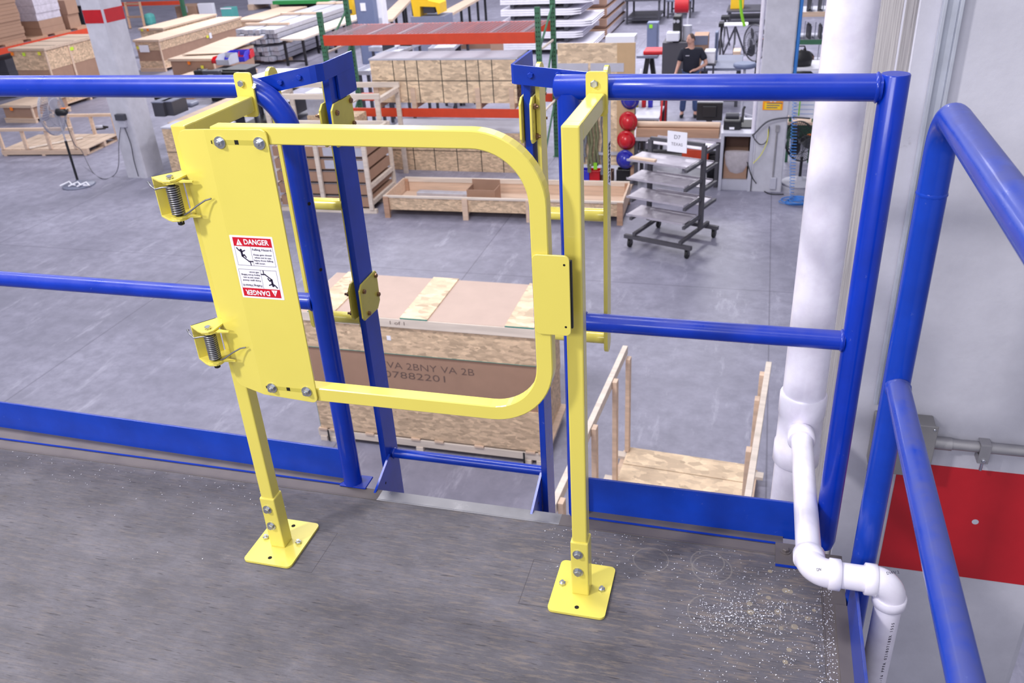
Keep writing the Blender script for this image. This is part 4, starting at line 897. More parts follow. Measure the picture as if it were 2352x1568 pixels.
def ped_fan(lab, base, head, yaw, r, mat_ring, zneck, tilt=0.0, mat_pole='black_plastic'):
    t = thing('pedestal_fan', lab, 'fan', base, 0)
    H = head.z - G
    m = MB().lathe([(0.30, 0.0), (0.31, .01), (0.29, .03), (.06, .045), (.05, .10), (.03, .12)], (0, 0, 0), 32); lobj('base', m, 'mid_grey' if mat_ring != 'black_plastic' else 'light_grey', t)
    lobj('lower_pole', MB().cyl((0, 0, .1), (0, 0, H * .62), .024, 14), mat_pole, t); lobj('upper_pole', MB().cyl((0, 0, H * .60), (0, 0, H - .04), .014, 12), 'aluminium', t)
    R3 = Matrix.Translation((0, 0, H)) @ Matrix.Rotation(yaw, 4, 'Z') @ Matrix.Rotation(tilt, 4, 'X')   # fan looks along local -Y
    hd = lobj('motor', MB().tube([(0, -.02, 0), (0, .0, 0), (0, .16, 0), (0, .2, 0)], .07, 18, True, False, [.05, .07, .07, .04]).xf(R3), 'black_plastic', t)
    lobj('control_label', MB().box(-.03, .03, .10, .2, .066, .074).xf(R3), 'note_orange', hd)
    m = MB()
    for yy, rr_ in ((-.17, .62), (-.19, .3), (-.10, 1.0), (-.075, 1.0), (-.01, .6)): m.tube([(r * rr_ * math.cos(a), yy, r * rr_ * math.sin(a)) for a in [2 * PI * i / 40 for i in range(40)]], .009 if rr_ == 1 else .005, 6, False, True)
    for i in range(48):
        a = 2 * PI * i / 48; c, s_ = math.cos(a), math.sin(a)
        m.tube([(.05 * c, -.195, .05 * s_), (r * .62 * c, -.17, r * .62 * s_), (r * c, -.10, r * s_)], .0034, 4, False); m.tube([(r * c, -.075, r * s_), (r * .6 * c, -.01, r * .6 * s_), (.06 * c, .01, .06 * s_)], .0034, 4, False)
    m.tube([(0, -.2, 0), (0, -.19, 0)], .05, 16); lobj('cage', m.xf(R3), mat_ring, hd)['kind'] = 'stuff'
    for k in range(3):
        m = MB(); vs = []
        for i in range(9):
            rr_ = .05 + (r * .88 - .05) * i / 8; wd = (.16 + .45 * math.sin(PI * (i / 8) ** .8)) * .8
            for sg in (-1, 1): a = 2 * PI * k / 3 + sg * wd; vs.append((rr_ * math.cos(a), -.085 + sg * .03, rr_ * math.sin(a)))
        m.add(vs, [(2 * i, 2 * i + 1, 2 * i + 3, 2 * i + 2) for i in range(8)], True); lobj('blade', m.xf(R3), 'fan_blade' if mat_ring == 'fan_wire' else 'dark_grey', hd)
    return t
b_ = g(182, 426); hd_ = at(133, 248, y=b_.y)
f = ped_fan('tall silver pedestal fan with a round base standing left of the left concrete column', b_, Vector((b_.x, b_.y, G + 1.44)), -1.37, .42, 'fan_wire', 0)
# the real pole leans slightly in the photo because of perspective only, the fan itself is upright
pf = thing('paper_scrap', 'crumpled white paper strips on the base of the left pedestal fan', 'paper', g(172, 430) + Vector((0, 0, .05)))
m = MB()
for k in range(3): m.tube([(-.25 + .2 * k, -.1, 0), (-.12 + .2 * k, .03, .05), (.0 + .2 * k, -.04, .01), (.1 + .1 * k, -.09, .03)], .018, 6)
lobj('paper_strip', m, 'paper_white', pf)['kind'] = 'stuff'

# ---- open pallet frame at the left
t = thing('open_pallet', 'open timber pallet with side frames on the floor left of the pedestal fan', 'frame', (-15.30, 13.50, G), 0.10)
L, D = 2.15, 1.30
for y_ in (0, D / 2, D - .08): lobj('bottom_rail', MB().box(0, L, y_, y_ + .08, .03, .13), 'pine', t)
for x_ in (.03, 1.0, L - .12): lobj('skid', MB().box(x_, x_ + .08, 0, D, 0, .03), 'pine', t)
for i in range(9): lobj('deck_board', MB().box(.02 + i * .238, .24 + i * .238, .02, D - .02, .131 + .002 * (i % 2), .150), 'plywood_top', t)
for y_, xs in ((0.0, (0.02, .62, 1.22, 1.85)), (D - .06, (.25, .9, 1.50, L - .08))):
    for x_ in xs: lobj('upright', MB().box(x_, x_ + .07, y_, y_ + .05, .15, .60), 'pine', t)
    lobj('top_rail', MB().box(xs[0] - .03, xs[-1] + .07, y_ - .02, y_ + .06, .56, .62), 'pine', t)
tag(obj('loose_plank', MB().bar((-14.6, 13.6, G + .17), (-13.9, 14.5, G + .17), .10, .02), 'pine_white', None, Vector((-14.3, 14, G + .15))), 'pale loose plank lying diagonally across the open timber pallet', 'plank')
t = thing('power_tool', 'small dark and silver power tool on the open timber pallet', 'tool', g(232, 312) + Vector((0, 0, .16)), .4)
lobj('tool_body', MB().tube([(-.14, 0, .05), (-.12, 0, .05), (.08, 0, .05), (.11, 0, .05)], .05, 12, True, False, [.02, .05, .045, .02]), 'light_grey', t); lobj('tool_base', MB().box(-.16, .16, -.07, .07, 0, .015), 'black_plastic', t); lobj('handle', MB().bar((.08, 0, .06), (.22, 0, .03), .04, .04), 'black_plastic', t)

# ---- closed crates at the left
def closed_crate(lab, cxy, L, D, H, notes=(), band=(.30, .62), battens=(.33,), pal=.12, rz=0.0, cb='cardboard', all_osb=False, grp=None):
    """front-right corner at cxy; L along -x, D along +y"""
    t = thing('wooden_crate', lab, 'crate', (cxy[0], cxy[1], G), rz, grp)
    for y_ in (0, D * .5, D - .08): lobj('pallet_rail', MB().box(-L, 0, y_, y_ + .08, 0.0, pal - .03), 'pine', t)
    lobj('pallet_deck', MB().box(-L, .01, -.01, D + .01, pal - .03, pal), 'pine', t)
    if all_osb: lobj('body_panel', MB().box(-L + .02, -.02, .02, D - .02, pal, H - .07), 'osb_far', t)
    else:
        z1_ = pal + (H - pal) * band[0]; z2_ = pal + (H - pal) * band[1]
        lobj('lower_panel', MB().box(-L + .02, -.02, .02, D - .02, pal, z1_), 'osb_far', t); lobj('cardboard_body', MB().box(-L + .03, -.03, .03, D - .03, z1_, z2_), cb, t); lobj('upper_panel', MB().box(-L + .02, -.02, .02, D - .02, z2_, H - .07), 'osb_far', t)
    lobj('corner_batten', MB().box(-.04, -.004, .0, .05, pal, H - .07), 'pine', t)
    for b in battens: lobj('batten', MB().box(-.02, .0, D * b, D * b + .07, pal, H - .07), 'pine', t)
    ld = lobj('lid', MB().box(-L - .02, .02, -.02, D + .02, H - .07, H), 'plywood_top', t, bevel=.006)
    for u, hz, mt in notes:                                # u along the front (0 left .. 1 right) or side (>1)
        sz = .085
        if u <= 1: lobj('sticky_note', MB().box(-L + L * u, -L + L * u + sz, -.024, -.02 + .01, H * hz, H * hz + sz), mt, t)
        else: lobj('sticky_note', MB().box(.0, .004, D * (u - 1), D * (u - 1) + sz * 1.6, H * hz, H * hz + sz), mt, t)
    return t, ld
t, ld = closed_crate('tall chipboard and cardboard crate left of the red banded column', (-17.36, 17.80), 1.15, 2.3, 1.62, ((.03, .89, 'note_orange'), (.36, .88, 'note_green'), (.80, .89, 'note_yellow'), (1.40, .86, 'note_green')), (.12, .62), (.38, .8))
for k in range(3): lobj('lid_strap', MB().box(-1.15, .02, .4 + k * .7, .43 + k * .7, 1.62, 1.623), 'strap_black', ld)
t, ld = closed_crate('long chipboard crate with a cardboard band right of the red banded column', (-17.66, 22.93), .95, 5.0, 1.0, ((.08, .72, 'note_yellow'), (1.52, .62, 'note_yellow')), (.24, .62), ())
lobj('paper_label', MB().box(-.78, -.42, -.024, -.019, .62, .84), 'paper_white', t, label='white paper label'); lobj('paper_label', MB().box(0, .004, 2.78, 2.92, .58, .76), 'paper_white', t, label='white paper label')
closed_crate('lower chipboard crate standing behind the long crate right of the banded column', (-19.4, 25.6), 1.0, 3.4, .98, ((.10, .90, 'note_yellow'), (.34, .90, 'note_orange')), (.3, .6), (), all_osb=True)
closed_crate('low chipboard crate at the far end of the row of closed crates', (-17.55, 29.2), 1.25, 3.6, .72, (), (.3, .6), (), all_osb=True)
t, ld = closed_crate('low cardboard crate with an orange note on a pallet at the far left', (-16.93, 16.35), .97, 1.3, .46, ((.30, .70, 'note_orange'),), (.01, .99), (), pal=.12)
closed_crate('low flat crate with an orange note just left of the banded column', (-13.9, 19.6), .95, .92, .5, ((.05, .70, 'note_orange'),), (.1, .8), (), pal=.1)
tg = thing('black_tool_case', 'small black tool case lying on the flat crate beside the banded column', 'tool case', (-14.35, 19.75, G + .5)); lobj('case_body', MB().box(0, .3, 0, .3, 0, .14), 'black_plastic', tg, bevel=.02); lobj('handle', MB().tube([(.08, .1, .14), (.1, .1, .19), (.2, .1, .19), (.22, .1, .14)], .012, 8), 'black_plastic', tg)
q_ = g(398, 404); strapped('strapped_crate', 'chipboard crate peeking out left of the yellow hinge plate', q_.x, q_.x + 1.3, q_.y, q_.y + 0.5, G, at(363, 292, y=q_.y).z, 'osb_board', (), False)

# ---- left rack along the wall with stacked cartons
t = thing('pallet_rack', 'pallet rack at the far left with an orange beam under stacks of cartons', 'rack', (-20, 23.0, G))
for y_, x_ in ((22.9, -20.0), (22.9, -21.2), (17.0, -20.0)): obj('upright', MB().box(x_ - .04, x_ + .04, y_, y_ + .09, G, 2.0), 'rack_green', t)
obj('beam', MB().box(-20.03, -19.97, 17, 22.9, -2.13, -1.97), 'rack_orange', t); obj('beam', MB().box(-21.2, -21.14, 17, 22.9, -2.13, -1.97), 'rack_orange', t)
for i in range(6): obj('deck_board', MB().box(-21.2, -20.0, 17.2 + i, 17.9 + i, -1.965, -1.90), 'pine_dark', t)
def stack(lab_f, cat, x0, y0, L, D, z0, n, h, mat, grp, jit=.02, gap=.004, name='flat_carton', extra=None):
    rs = random.Random(int(abs(x0 * 100)) + n)
    for k in range(n):
        dx, dy = rs.uniform(-jit, jit), rs.uniform(-jit, jit)
        o = obj(name, MB().box(x0 + dx, x0 + L + dx, y0 + dy, y0 + D + dy, z0 + k * h, z0 + (k + 1) * h - gap), mat if not callable(mat) else mat(k), None, Vector((x0 + L / 2, y0 + D / 2, z0 + k * h)))
        tag(o, lab_f(k, n), cat, grp)
def ordn(k, n):
    names = ['lowest', 'second', 'third', 'fourth', 'fifth', 'sixth', 'seventh', 'eighth', 'ninth', 'tenth', 'eleventh', 'twelfth', 'thirteenth', 'fourteenth', 'fifteenth']
    return 'topmost' if k == n - 1 else (names[k] + (' from the bottom' if k else ''))
stack(lambda k, n: 'flat folded carton, %s of the tall far left stack' % ordn(k, n), 'box', -21.1, 18.95, 1.05, 1.15, -1.9, 14, .095, 'cardboard', 'folded cartons stacked on the left rack')
stack(lambda k, n: 'film wrapped carton, %s of the second stack on the left rack' % ordn(k, n), 'box', -21.1, 20.75, 1.05, 1.0, -1.9, 6, .21, lambda k: 'cardboard' if k < 2 else 'plastic_wrap', 'film wrapped cartons on the left rack')
stack(lambda k, n: 'small brown box, %s of the pair on the left rack' % ordn(k, n), 'box', -21.1, 22.05, 1.0, .5, -1.9, 2, .42, 'cardboard', 'small boxes on the left rack')
stack(lambda k, n: 'dark film wrapped bundle, %s of the pile under the left rack' % ordn(k, n), 'bundle', -21.4, 19.2, 1.2, 1.5, G, 3, .36, 'dark_grey', 'bundles under the left rack')

# ---- work bench behind the left rail, right of the column
t = thing('work_bench', 'long plywood topped bench running behind the rail right of the banded column', 'bench', (-9.6, 13.0, G), 0)
q0, q1, q2, q3 = at(345, 318, z=-2.52), at(400, 312, z=-2.52), at(585, 222, z=-2.52), at(490, 185, z=-2.52)
q0 = at(372, 300, z=-2.5); 
bx0, bx1, by0, by1 = -10.35, -9.35, 13.0, 18.0
obj('bench_top', MB().box(bx0, bx1, by0, by1, -2.52, -2.46), 'plywood_top', t); obj('top_edge', MB().box(bx1, bx1 + .02, by0, by1, -2.55, -2.46), 'strap_black', t)
for y_ in (13.1, 14.7, 16.3, 17.8):
    for x_ in (bx0 + .05, bx1 - .1): obj('leg', MB().box(x_, x_ + .07, y_, y_ + .07, G, -2.52), 'dark_grey', t)
obj('lower_shelf', MB().box(bx0 + .1, bx1 - .1, by0 + .1, by1 - .1, -3.15, -3.10), 'dark_shelf', t)
def on_bench(name, lab, cat, px, py, w_, d, h, mat, z=-2.46, body='body', grp=None, kids=None, bev=.006):
    q = at(px, py, z=z); tt = thing(name, lab, cat, (q.x, q.y, z), 0, grp); lobj(body, MB().box(-w_ / 2, w_ / 2, 0, d, 0, h), mat, tt, bevel=bev)
    for nm, b, m_ in (kids or ()): lobj(nm, MB().box(*b), m_, tt, bevel=.003)
    return tt
def bin_(lab, px, py, z, w_, d, h, mat, grp='open plastic bins', rz=0.0):
    q = at(px, py, z=z); tt = thing('storage_bin', lab, 'bin', (q.x, q.y, z), rz, grp); s_ = w_ / 2
    lobj('bin_floor', MB().box(-s_, s_, 0, d, 0, .012), mat, tt); lobj('front_wall', MB().box(-s_, s_, 0, .012, 0, h * .55), mat, tt); lobj('back_wall', MB().box(-s_, s_, d - .012, d, 0, h), mat, tt)
    for x_ in (-s_, s_ - .012): lobj('side_wall', MB().prism([(0, 0), (d, 0), (d, h), (d * .35, h), (0, h * .55)], 'x', x_, x_ + .012), mat, tt)
    return tt
on_bench('plastic_case', 'pair of dark grey plastic cases at the near end of the bench by the column', 'case', 368, 268, .26, .5, .28, 'dark_grey', kids=[('lid', (-.135, .135, -.01, .51, .28, .30), 'mid_grey')])
on_bench('plastic_case', 'second dark case beside the first at the near end of the bench', 'case', 389, 266, .26, .5, .28, 'dark_grey', kids=[('lid', (-.135, .135, -.01, .51, .28, .30), 'mid_grey')])
on_bench('tape_roll', 'white roll lying behind the dark cases on the bench', 'roll', 388, 240, .22, .12, .08, 'paper_white', bev=.03)
on_bench('small_box', 'small black box behind the dark cases beside the column', 'box', 362, 230, .16, .2, .16, 'black_plastic')
on_bench('cardboard_box', 'brown cardboard box farther along the bench under the blue rail', 'box', 422, 228, .5, .5, .25, 'cardboard')
on_bench('hardware_bag', 'grey heap of hardware bags on the plywood bench top', 'bag', 425, 248, .35, .3, .10, 'mid_grey', bev=.04)
t = thing('drawer_cabinet', 'dark blue cabinet under the near end of the bench by the column', 'cabinet', (-10.2, 13.15, G)); lobj('cabinet_body', MB().box(0, .75, 0, 1.2, .02, .80), 'shirt_navy', t)
for z_ in (.06, .32, .56): lobj('drawer', MB().box(.02, .73, -.02, 0, z_, z_ + .22), 'shirt_navy', t)
lobj('label_strip', MB().box(.05, .25, -.024, -.02, .70, .74), 'paper_white', t)

# ---- crates, tool boxes and bins above the left rail
t, ld = closed_crate('opened low crate with a loose plywood lid beside the red and blue bins', (-14.2, 20.6), 1.5, 2.2, .82, ((.42, .80, 'note_orange'), (.70, .66, 'note_yellow')), (.02, .98), (), pal=.1)
tag(obj('plywood_sheet', MB().add([(-15.5, 21.0, -2.55), (-14.2, 21.2, -2.55), (-14.0, 23.2, -2.40), (-15.2, 23.1, -2.40), (-15.5, 21.0, -2.53), (-14.2, 21.2, -2.53), (-14.0, 23.2, -2.38), (-15.2, 23.1, -2.38)], [(0, 1, 2, 3), (4, 5, 6, 7), (0, 1, 5, 4), (1, 2, 6, 5), (2, 3, 7, 6), (3, 0, 4, 7)]), 'plywood_top', None, Vector((-14.8, 22, -2.55))), 'pale plywood sheet resting tilted on the opened low crate', 'sheet')
zt_ = -2.55
t = thing('tool_trolley', 'black plastic tool trolley with red latches under the stacked bins', 'trolley', at(518, 190, z=zt_ - .35) + Vector((0, 0, 0)))
q = t.location.copy(); hz = q.z - G
lobj('trolley_body', MB().box(-.55, .45, 0, .9, -hz, .28), 'black_plastic', t, bevel=.02); lobj('front_case', MB().box(-.55, -.05, -.15, 0, -.2, .34), 'dark_grey', t, bevel=.02)
lobj('red_tray', MB().box(0, .35, -.10, 0, .02, .14), 'red_plastic', t, bevel=.01); lobj('label_patch', MB().box(-.40, -.22, -.155, -.15, .10, .24), 'paper_white', t); lobj('top_tray', MB().box(-.1, .62, .1, .9, .28, .32), 'black_plastic', t, bevel=.01)
zb_ = q.z + .32
bin_('light grey plastic bin at the front of the pile on the black trolley', 512, 150, zb_, .42, .45, .26, 'light_grey', rz=-.1)
bin_('big blue plastic bin on the pile on the black trolley', 540, 143, zb_, .55, .6, .24, 'blue_plastic', rz=.25)
bin_('red plastic bin behind the blue one on the black trolley', 562, 136, zb_, .34, .5, .2, 'red_plastic', rz=.3)
bin_('small red bin at the left of the pile on the black trolley', 493, 146, zb_, .18, .3, .16, 'red_plastic')
on_bench('gear_box', 'small brown coil of parts on the floor between the long crate and the open crate', 'parts box', 415, 182, .35, .35, .4, 'cardboard_dark', z=G)
t = thing('work_table', 'white topped table just beyond the left blue wing bracket', 'table', (-10.3, 17.6, G)); q = at(565, 178, z=-2.5); q2 = at(745, 168, z=-2.5)
obj('table_top', MB().prism([(q.x, q.y), (q2.x + .3, q2.y - .6), (q2.x + .1, q2.y + .6), (q.x + .2, q.y + 1.1)], 'z', -2.54, -2.5), 'white_paint', t)
for x_, y_ in ((q.x + .1, q.y + .1), (q2.x, q2.y - .3), (q.x + .3, q.y + .9), (q2.x - .1, q2.y + .4)): obj('leg', MB().box(x_, x_ + .06, y_, y_ + .06, G, -2.54), 'dark_grey', t)

# ---- profile bundles and roller tables in the back left
def table(lab, x0, x1, y0, y1, h, top, leg='black_plastic', n=3, shelf=False, cat='table', th=.06, nm='table_top'):
    t = thing('work_table', lab, cat, ((x0 + x1) / 2, y0, G)); obj(nm, MB().box(x0, x1, y0, y1, G + h - th, G + h), top, t, bevel=.004)
    for i in range(n):
        y_ = y0 + .08 + (y1 - y0 - .24) * i / max(1, n - 1)
        for x_ in (x0 + .04, x1 - .10): obj('leg', MB().box(x_, x_ + .07, y_, y_ + .07, G, G + h - th), leg, t)
        obj('leg_rail', MB().box(x0 + .05, x1 - .05, y_ + .01, y_ + .05, G + .12, G + .17), leg, t)
    if shelf: obj('lower_shelf', MB().box(x0 + .05, x1 - .05, y0 + .1, y1 - .1, G + .2, G + .22), leg, t)
    return t
table('long pale wood topped table beside the aluminium profile bundles', -13.75, -12.95, 23.7, 30.5, .85, 'pine_white', 'black_plastic', 4)
rs = random.Random(21)
for k, (x_, z_, lab) in enumerate(((-15.55, G + .12, 'bundle of aluminium profiles, lower left of the pile by the long table'), (-14.75, G + .12, 'bundle of aluminium profiles, lower right of the pile by the long table'), (-15.55, G + .66, 'bundle of aluminium profiles, upper left of the pile by the long table'), (-14.75, G + .66, 'bundle of aluminium profiles, upper right of the pile by the long table'))):
    t = thing('profile_bundle', lab, 'profiles', (x_, 24.0, z_), 0, 'bundles of aluminium profiles')
    for i in range(4):
        for j in range(3): lobj('profile', MB().box(i * .18, i * .18 + .16, rs.uniform(-.15, .15), 7 + rs.uniform(-.3, .3), j * .15, j * .15 + .13), 'aluminium', t)
    for y_ in (.8, 3.2, 6): lobj('spacer', MB().box(-.03, .76, y_, y_ + .12, .45, .52), 'pine', t); lobj('spacer', MB().box(-.05, -.02, y_, y_ + .12, 0, .5), 'pine', t)
for y_ in (24.6, 27.5, 30.2): tag(obj('bearer', MB().box(-15.7, -13.98, y_, y_ + .1, G, G + .115), 'pine', None, Vector((-15, y_, G))), {24.6: 'nearest wooden bearer under the aluminium profile bundles', 27.5: 'middle wooden bearer under the aluminium profile bundles', 30.2: 'farthest wooden bearer under the aluminium profile bundles'}[y_], 'bearer')
t = thing('sheet_table', 'green sheet covered table with a dark open base in the far left', 'table', (-17.8, 31, G))
obj('green_top', MB().box(-19.3, -16.4, 33.2, 36.0, G + .84, G + .92), 'green_sheet', t); obj('green_edge', MB().box(-19.3, -16.4, 33.12, 33.2, G + .78, G + .92), 'green_paint', t); obj('base', MB().box(-19.1, -16.6, 33.3, 35.8, G + .05, G + .78), 'black_plastic', t)
obj('back_guard', MB().box(-19.3, -16.4, 36.0, 36.1, G + .9, G + 1.35), 'green_paint', t); obj('guard_paper', MB().box(-18.3, -17.7, 35.9, 36.0, G + .95, G + 1.5), 'paper_white', t)

# ---- far left wall rack and items
t = thing('pallet_rack', 'far rack with a red beam above cardboard boxes at the back left', 'rack', (-25, 34, G))
for x_ in (-29.6, -24.5): obj('upright', MB().box(x_, x_ + .15, 34, 34.15, G, 1.5), 'rack_green', t)
obj('beam', MB().box(-29.5, -24.5, 33.95, 34.05, *sorted((at(400, 11, y=34).z, at(400, 2, y=34).z))), 'rack_orange', t)
def far_box(name, lab, cat, px0, py0, px1, py1, y, d, mat, body='body', grp=None, z0=None, kids=(), bev=.01):
    x0, x1, za, zb = rect(px0, py0, px1, py1, y)
    if z0 is not None: za = z0
    t = thing(name, lab, cat, ((x0 + x1) / 2, y, za), 0, grp); obj(body, MB().box(x0, x1, y, y + d, za, zb), mat, t, bevel=bev)
    W_, H_ = x1 - x0, zb - za
    for nm, (u0, u1, v0, v1), m_ in kids: obj(nm, MB().box(x0 + W_ * u0, x0 + W_ * u1, y - .012, y - .002, za + H_ * v0, za + H_ * v1), m_, t)
    return t
far_box('cardboard_box', 'brown cardboard box under the far red beam', 'box', 405, 14, 452, 33, 34.3, 1.0, 'cardboard', kids=[('tape', (.4, .6, .6, 1), 'light_grey')], z0=G)
far_box('cream_board', 'cream panel standing under the right end of the far red beam', 'panel', 458, 8, 492, 34, 34.3, .2, 'wall_white', z0=G)
far_box('teal_bin', 'teal bin of white scraps right of the far rack', 'bin', 508, 18, 533, 28, 34.5, .5, 'teal_plastic', z0=G, kids=[('rim', (0, 1, .9, 1), 'paper_white')])
far_box('teal_bag', 'crumpled teal bag on the floor right of the banded column', 'bag', 328, 32, 345, 48, 33.0, .5, 'teal_plastic', z0=G, bev=.15)
far_box('white_cabinet', 'tall white cabinet left of the banded column top', 'cabinet', 162, -20, 193, 34, 33.5, .8, 'white_paint', z0=G + .9, kids=[('door', (.04, .48, .03, .97), 'white_paint'), ('door', (.52, .96, .03, .97), 'white_paint')])
t = thing('stool', 'black framed stand under the tall white cabinet', 'stand', (-31, 33.4, G))
x0_, x1_, z0_, z1_ = rect(166, 38, 195, 68, 33.4)
for x_ in (x0_, x1_): obj('leg', MB().box(x_ - .04, x_ + .04, 33.4, 33.48, G, G + .88), 'black_plastic', t); obj('leg', MB().box(x_ - .04, x_ + .04, 34.1, 34.18, G, G + .88), 'black_plastic', t)
obj('top', MB().box(x0_ - .05, x1_ + .05, 33.4, 34.2, G + .82, G + .89), 'black_plastic', t)
t = thing('wood_rack', 'timber framed rack leaning right of the banded column top', 'rack', (-27, 33, G))
x0_, x1_, z0_, z1_ = rect(296, 10, 330, 52, 32.5)
for x_ in (x0_, x1_): obj('post', MB().bar((x_, 32.5, G), (x_ - .5, 33.2, z1_), .10, .10), 'pine_dark', t)
for k in (.45, .95): obj('rail', MB().bar((x0_ - .5 * k, 32.5 + .7 * k, G + (z1_ - G) * k), (x1_ - .5 * k, 32.5 + .7 * k, G + (z1_ - G) * k), .12, .08), 'pine_dark', t)
t = thing('white_shelving', 'long white sheet stack on low bearers along the back left', 'sheets', (-20, 38, G))
x0_, x1_, _, _ = rect(570, 2, 800, 8, 38); obj('sheet_stack', MB().box(x0_, x1_, 38, 39.5, G + .25, G + .7), 'white_paint', t, bevel=.01)
for k in range(5): obj('bearer', MB().box(x0_ + (x1_ - x0_) * k / 4.2, x0_ + (x1_ - x0_) * k / 4.2 + .3, 37.9, 39.4, G, G + .25), 'pine', t)

# ---- machines and stock behind the pallet rack
far_box('electrical_cabinet', 'blue grey electrical cabinet behind the left end of the orange beam', 'cabinet', 820, -30, 862, 50, 24.0, .28, 'cabinet_blue_grey', z0=G, kids=[('warning_label', (.30, .58, .70, .80), 'paper_white'), ('door_seam', (.02, .03, .02, .98), 'dark_grey')])
far_box('white_post', 'white machine post right of the blue grey electrical cabinet', 'post', 864, -30, 882, 50, 24.3, .35, 'white_paint', z0=G, kids=[('cover_plate', (.2, .8, .4, .6), 'light_grey')])
far_box('machine_cover', 'yellow machine cover left of the blue grey electrical cabinet', 'machine', 795, -10, 812, 26, 24.5, .7, 'machine_yellow', z0=G + 1.4, kids=[('vent', (.2, .8, .1, .3), 'dark_grey')])
x0_, x1_, za, zb = rect(950, -5, 1012, 38, 23.5)
t = thing('press_machine', 'yellow C shaped punch press behind the orange beam', 'machine', ((x0_ + x1_) / 2, 23.5, G)); W_, H_ = x1_ - x0_, zb - za
obj('frame', MB().prism([(x0_, za), (x0_ + W_ * .25, za), (x0_ + W_ * .27, za + H_ * .55), (x0_ + W_ * .85, za + H_ * .5), (x0_ + W_ * .9, za + H_ * .1), (x1_, za + H_ * .15), (x1_, za + H_ * .7), (x0_ + W_ * .6, za + H_ * .85), (x0_ + W_ * .55, zb), (x0_ - W_ * .05, zb)], 'y', 23.5, 24.1), 'machine_yellow', t)
obj('ram', MB().box(x0_ + W_ * .35, x0_ + W_ * .75, 23.6, 24.0, za + H_ * .15, za + H_ * .5), 'dark_grey', t); obj('base', MB().box(x0_ - .1, x1_ + .1, 23.5, 24.3, G, za), 'mid_grey', t)
for lab, pa, pb in (('long narrow roller table running back from the blue grey cabinet', (885, 48), (940, -8)), ('long narrow roller table running back from the yellow press', (1015, 38), (1110, -14))):
    a, b = at(*pa, z=-2.45), at(*pb, z=-2.45); t = thing('roller_table', lab, 'table', a, 0, 'roller tables'); d_ = (b - a)
    obj('table_top', MB().bar(a, b, .5, .08), 'plywood_top', t)
    for k in (.05, .5, .92):
        q = a + d_ * k; obj('leg', MB().box(q.x - .2, q.x - .12, q.y, q.y + .08, G, -2.5), 'black_plastic', t); obj('leg', MB().box(q.x + .12, q.x + .2, q.y, q.y + .08, G, -2.5), 'black_plastic', t)
# silver trays stacked behind the rack, between the beams
rs = random.Random(4)
TR = [(846, 96, 935, 118, 21.5), (862, 120, 900, 132, 18.7), (880, 128, 945, 150, 17.2), (935, 118, 1010, 132, 22.9), (1000, 92, 1040, 112, 18.8), (815, 150, 850, 172, 15.9), (985, 100, 1042, 118, 17.6)]
for i, (a, b, c_, d_, y_) in enumerate(TR):
    x0_, x1_, z0_, z1_ = rect(a, b, c_, d_, y_)
    t = thing('metal_tray', ['silver sheet metal tray topmost left behind the orange beam', 'short white tray just right of the rear green upright', 'folded silver tray above the left end of the strapped crate', 'flat silver tray in the middle behind the orange beam', 'silver box section right of the mesh baskets', 'white trays low behind the left green upright', 'grey box tray leaning before the cardboard cartons'][i], 'tray', ((x0_ + x1_) / 2, y_, z0_), rs.uniform(-.15, .15), 'sheet metal trays behind the rack')
    L = (x1_ - x0_) / 2; h = max(.08, (z1_ - z0_) * .45)
    lobj('tray_base', MB().box(-L, L, 0, 1.1, 0, .015), 'aluminium', t); lobj('tray_side', MB().box(-L, L, -.015, 0, 0, h), 'aluminium', t); lobj('tray_side', MB().box(-L, L, 1.1, 1.115, 0, h), 'aluminium', t)
    for x_ in (-L, L - .015): lobj('tray_end', MB().box(x_, x_ + .015, 0, 1.1, 0, h), 'aluminium', t)
    for sx in (-L + .05, L - .11):
        for sy in (.05, 1.0): lobj('prop', MB().box(sx, sx + .06, sy, sy + .06, G - z0_, -.001), 'dark_grey', t)
for i, (a, b, c_, d_) in enumerate([(876, 86, 903, 100), (917, 86, 943, 100), (917, 106, 943, 122)]):
    x0_, x1_, z0_, z1_ = rect(a, b, c_, d_, 20.15); t = thing('mesh_basket', ['black wire basket left of the pair behind the orange beam', 'black wire basket right of the pair behind the orange beam', 'black wire basket below the right one behind the rack'][i], 'basket', ((x0_ + x1_) / 2, 20.15, z0_), 0, 'black wire baskets')
    for k in range(6): obj('upright_wire', MB().box(x0_ + (x1_ - x0_) * k / 5 - .012, x0_ + (x1_ - x0_) * k / 5 + .012, 20.15, 20.17, z0_, z1_), 'black_plastic', t)
    for k in range(4): obj('cross_wire', MB().box(x0_, x1_, 20.13, 20.15, z0_ + (z1_ - z0_) * k / 3 - .012, z0_ + (z1_ - z0_) * k / 3 + .012), 'black_plastic', t)
    obj('stand', MB().box(x0_, x1_, 20.18, 20.24, G, z1_), 'dark_grey', t)
far_box('cardboard_box', 'large brown cardboard carton behind the right half of the rack', 'box', 1040, 78, 1128, 126, 20.3, 1.2, 'cardboard', z0=G, kids=[('tape', (.0, 1, .70, .74), 'light_grey')])
t = thing('floor_stand', 'black stand with a yellow cap before the brown carton', 'stand', at(1050, 128, y=18.6)); q = t.location; zt2 = at(1050, 88, y=18.6).z
obj('pole', MB().cyl((q.x, q.y, G), (q.x, q.y, zt2 - .15), .035, 10), 'black_plastic', t); obj('cap', MB().cyl((q.x, q.y, zt2 - .15), (q.x, q.y, zt2), .05, 10), 'note_yellow', t)
for a_ in (0.3, 2.4, 4.5): obj('foot', MB().bar((q.x, q.y, G + .5), (q.x + .35 * math.cos(a_), q.y + .35 * math.sin(a_), G + .02), .03, .03), 'black_plastic', t)
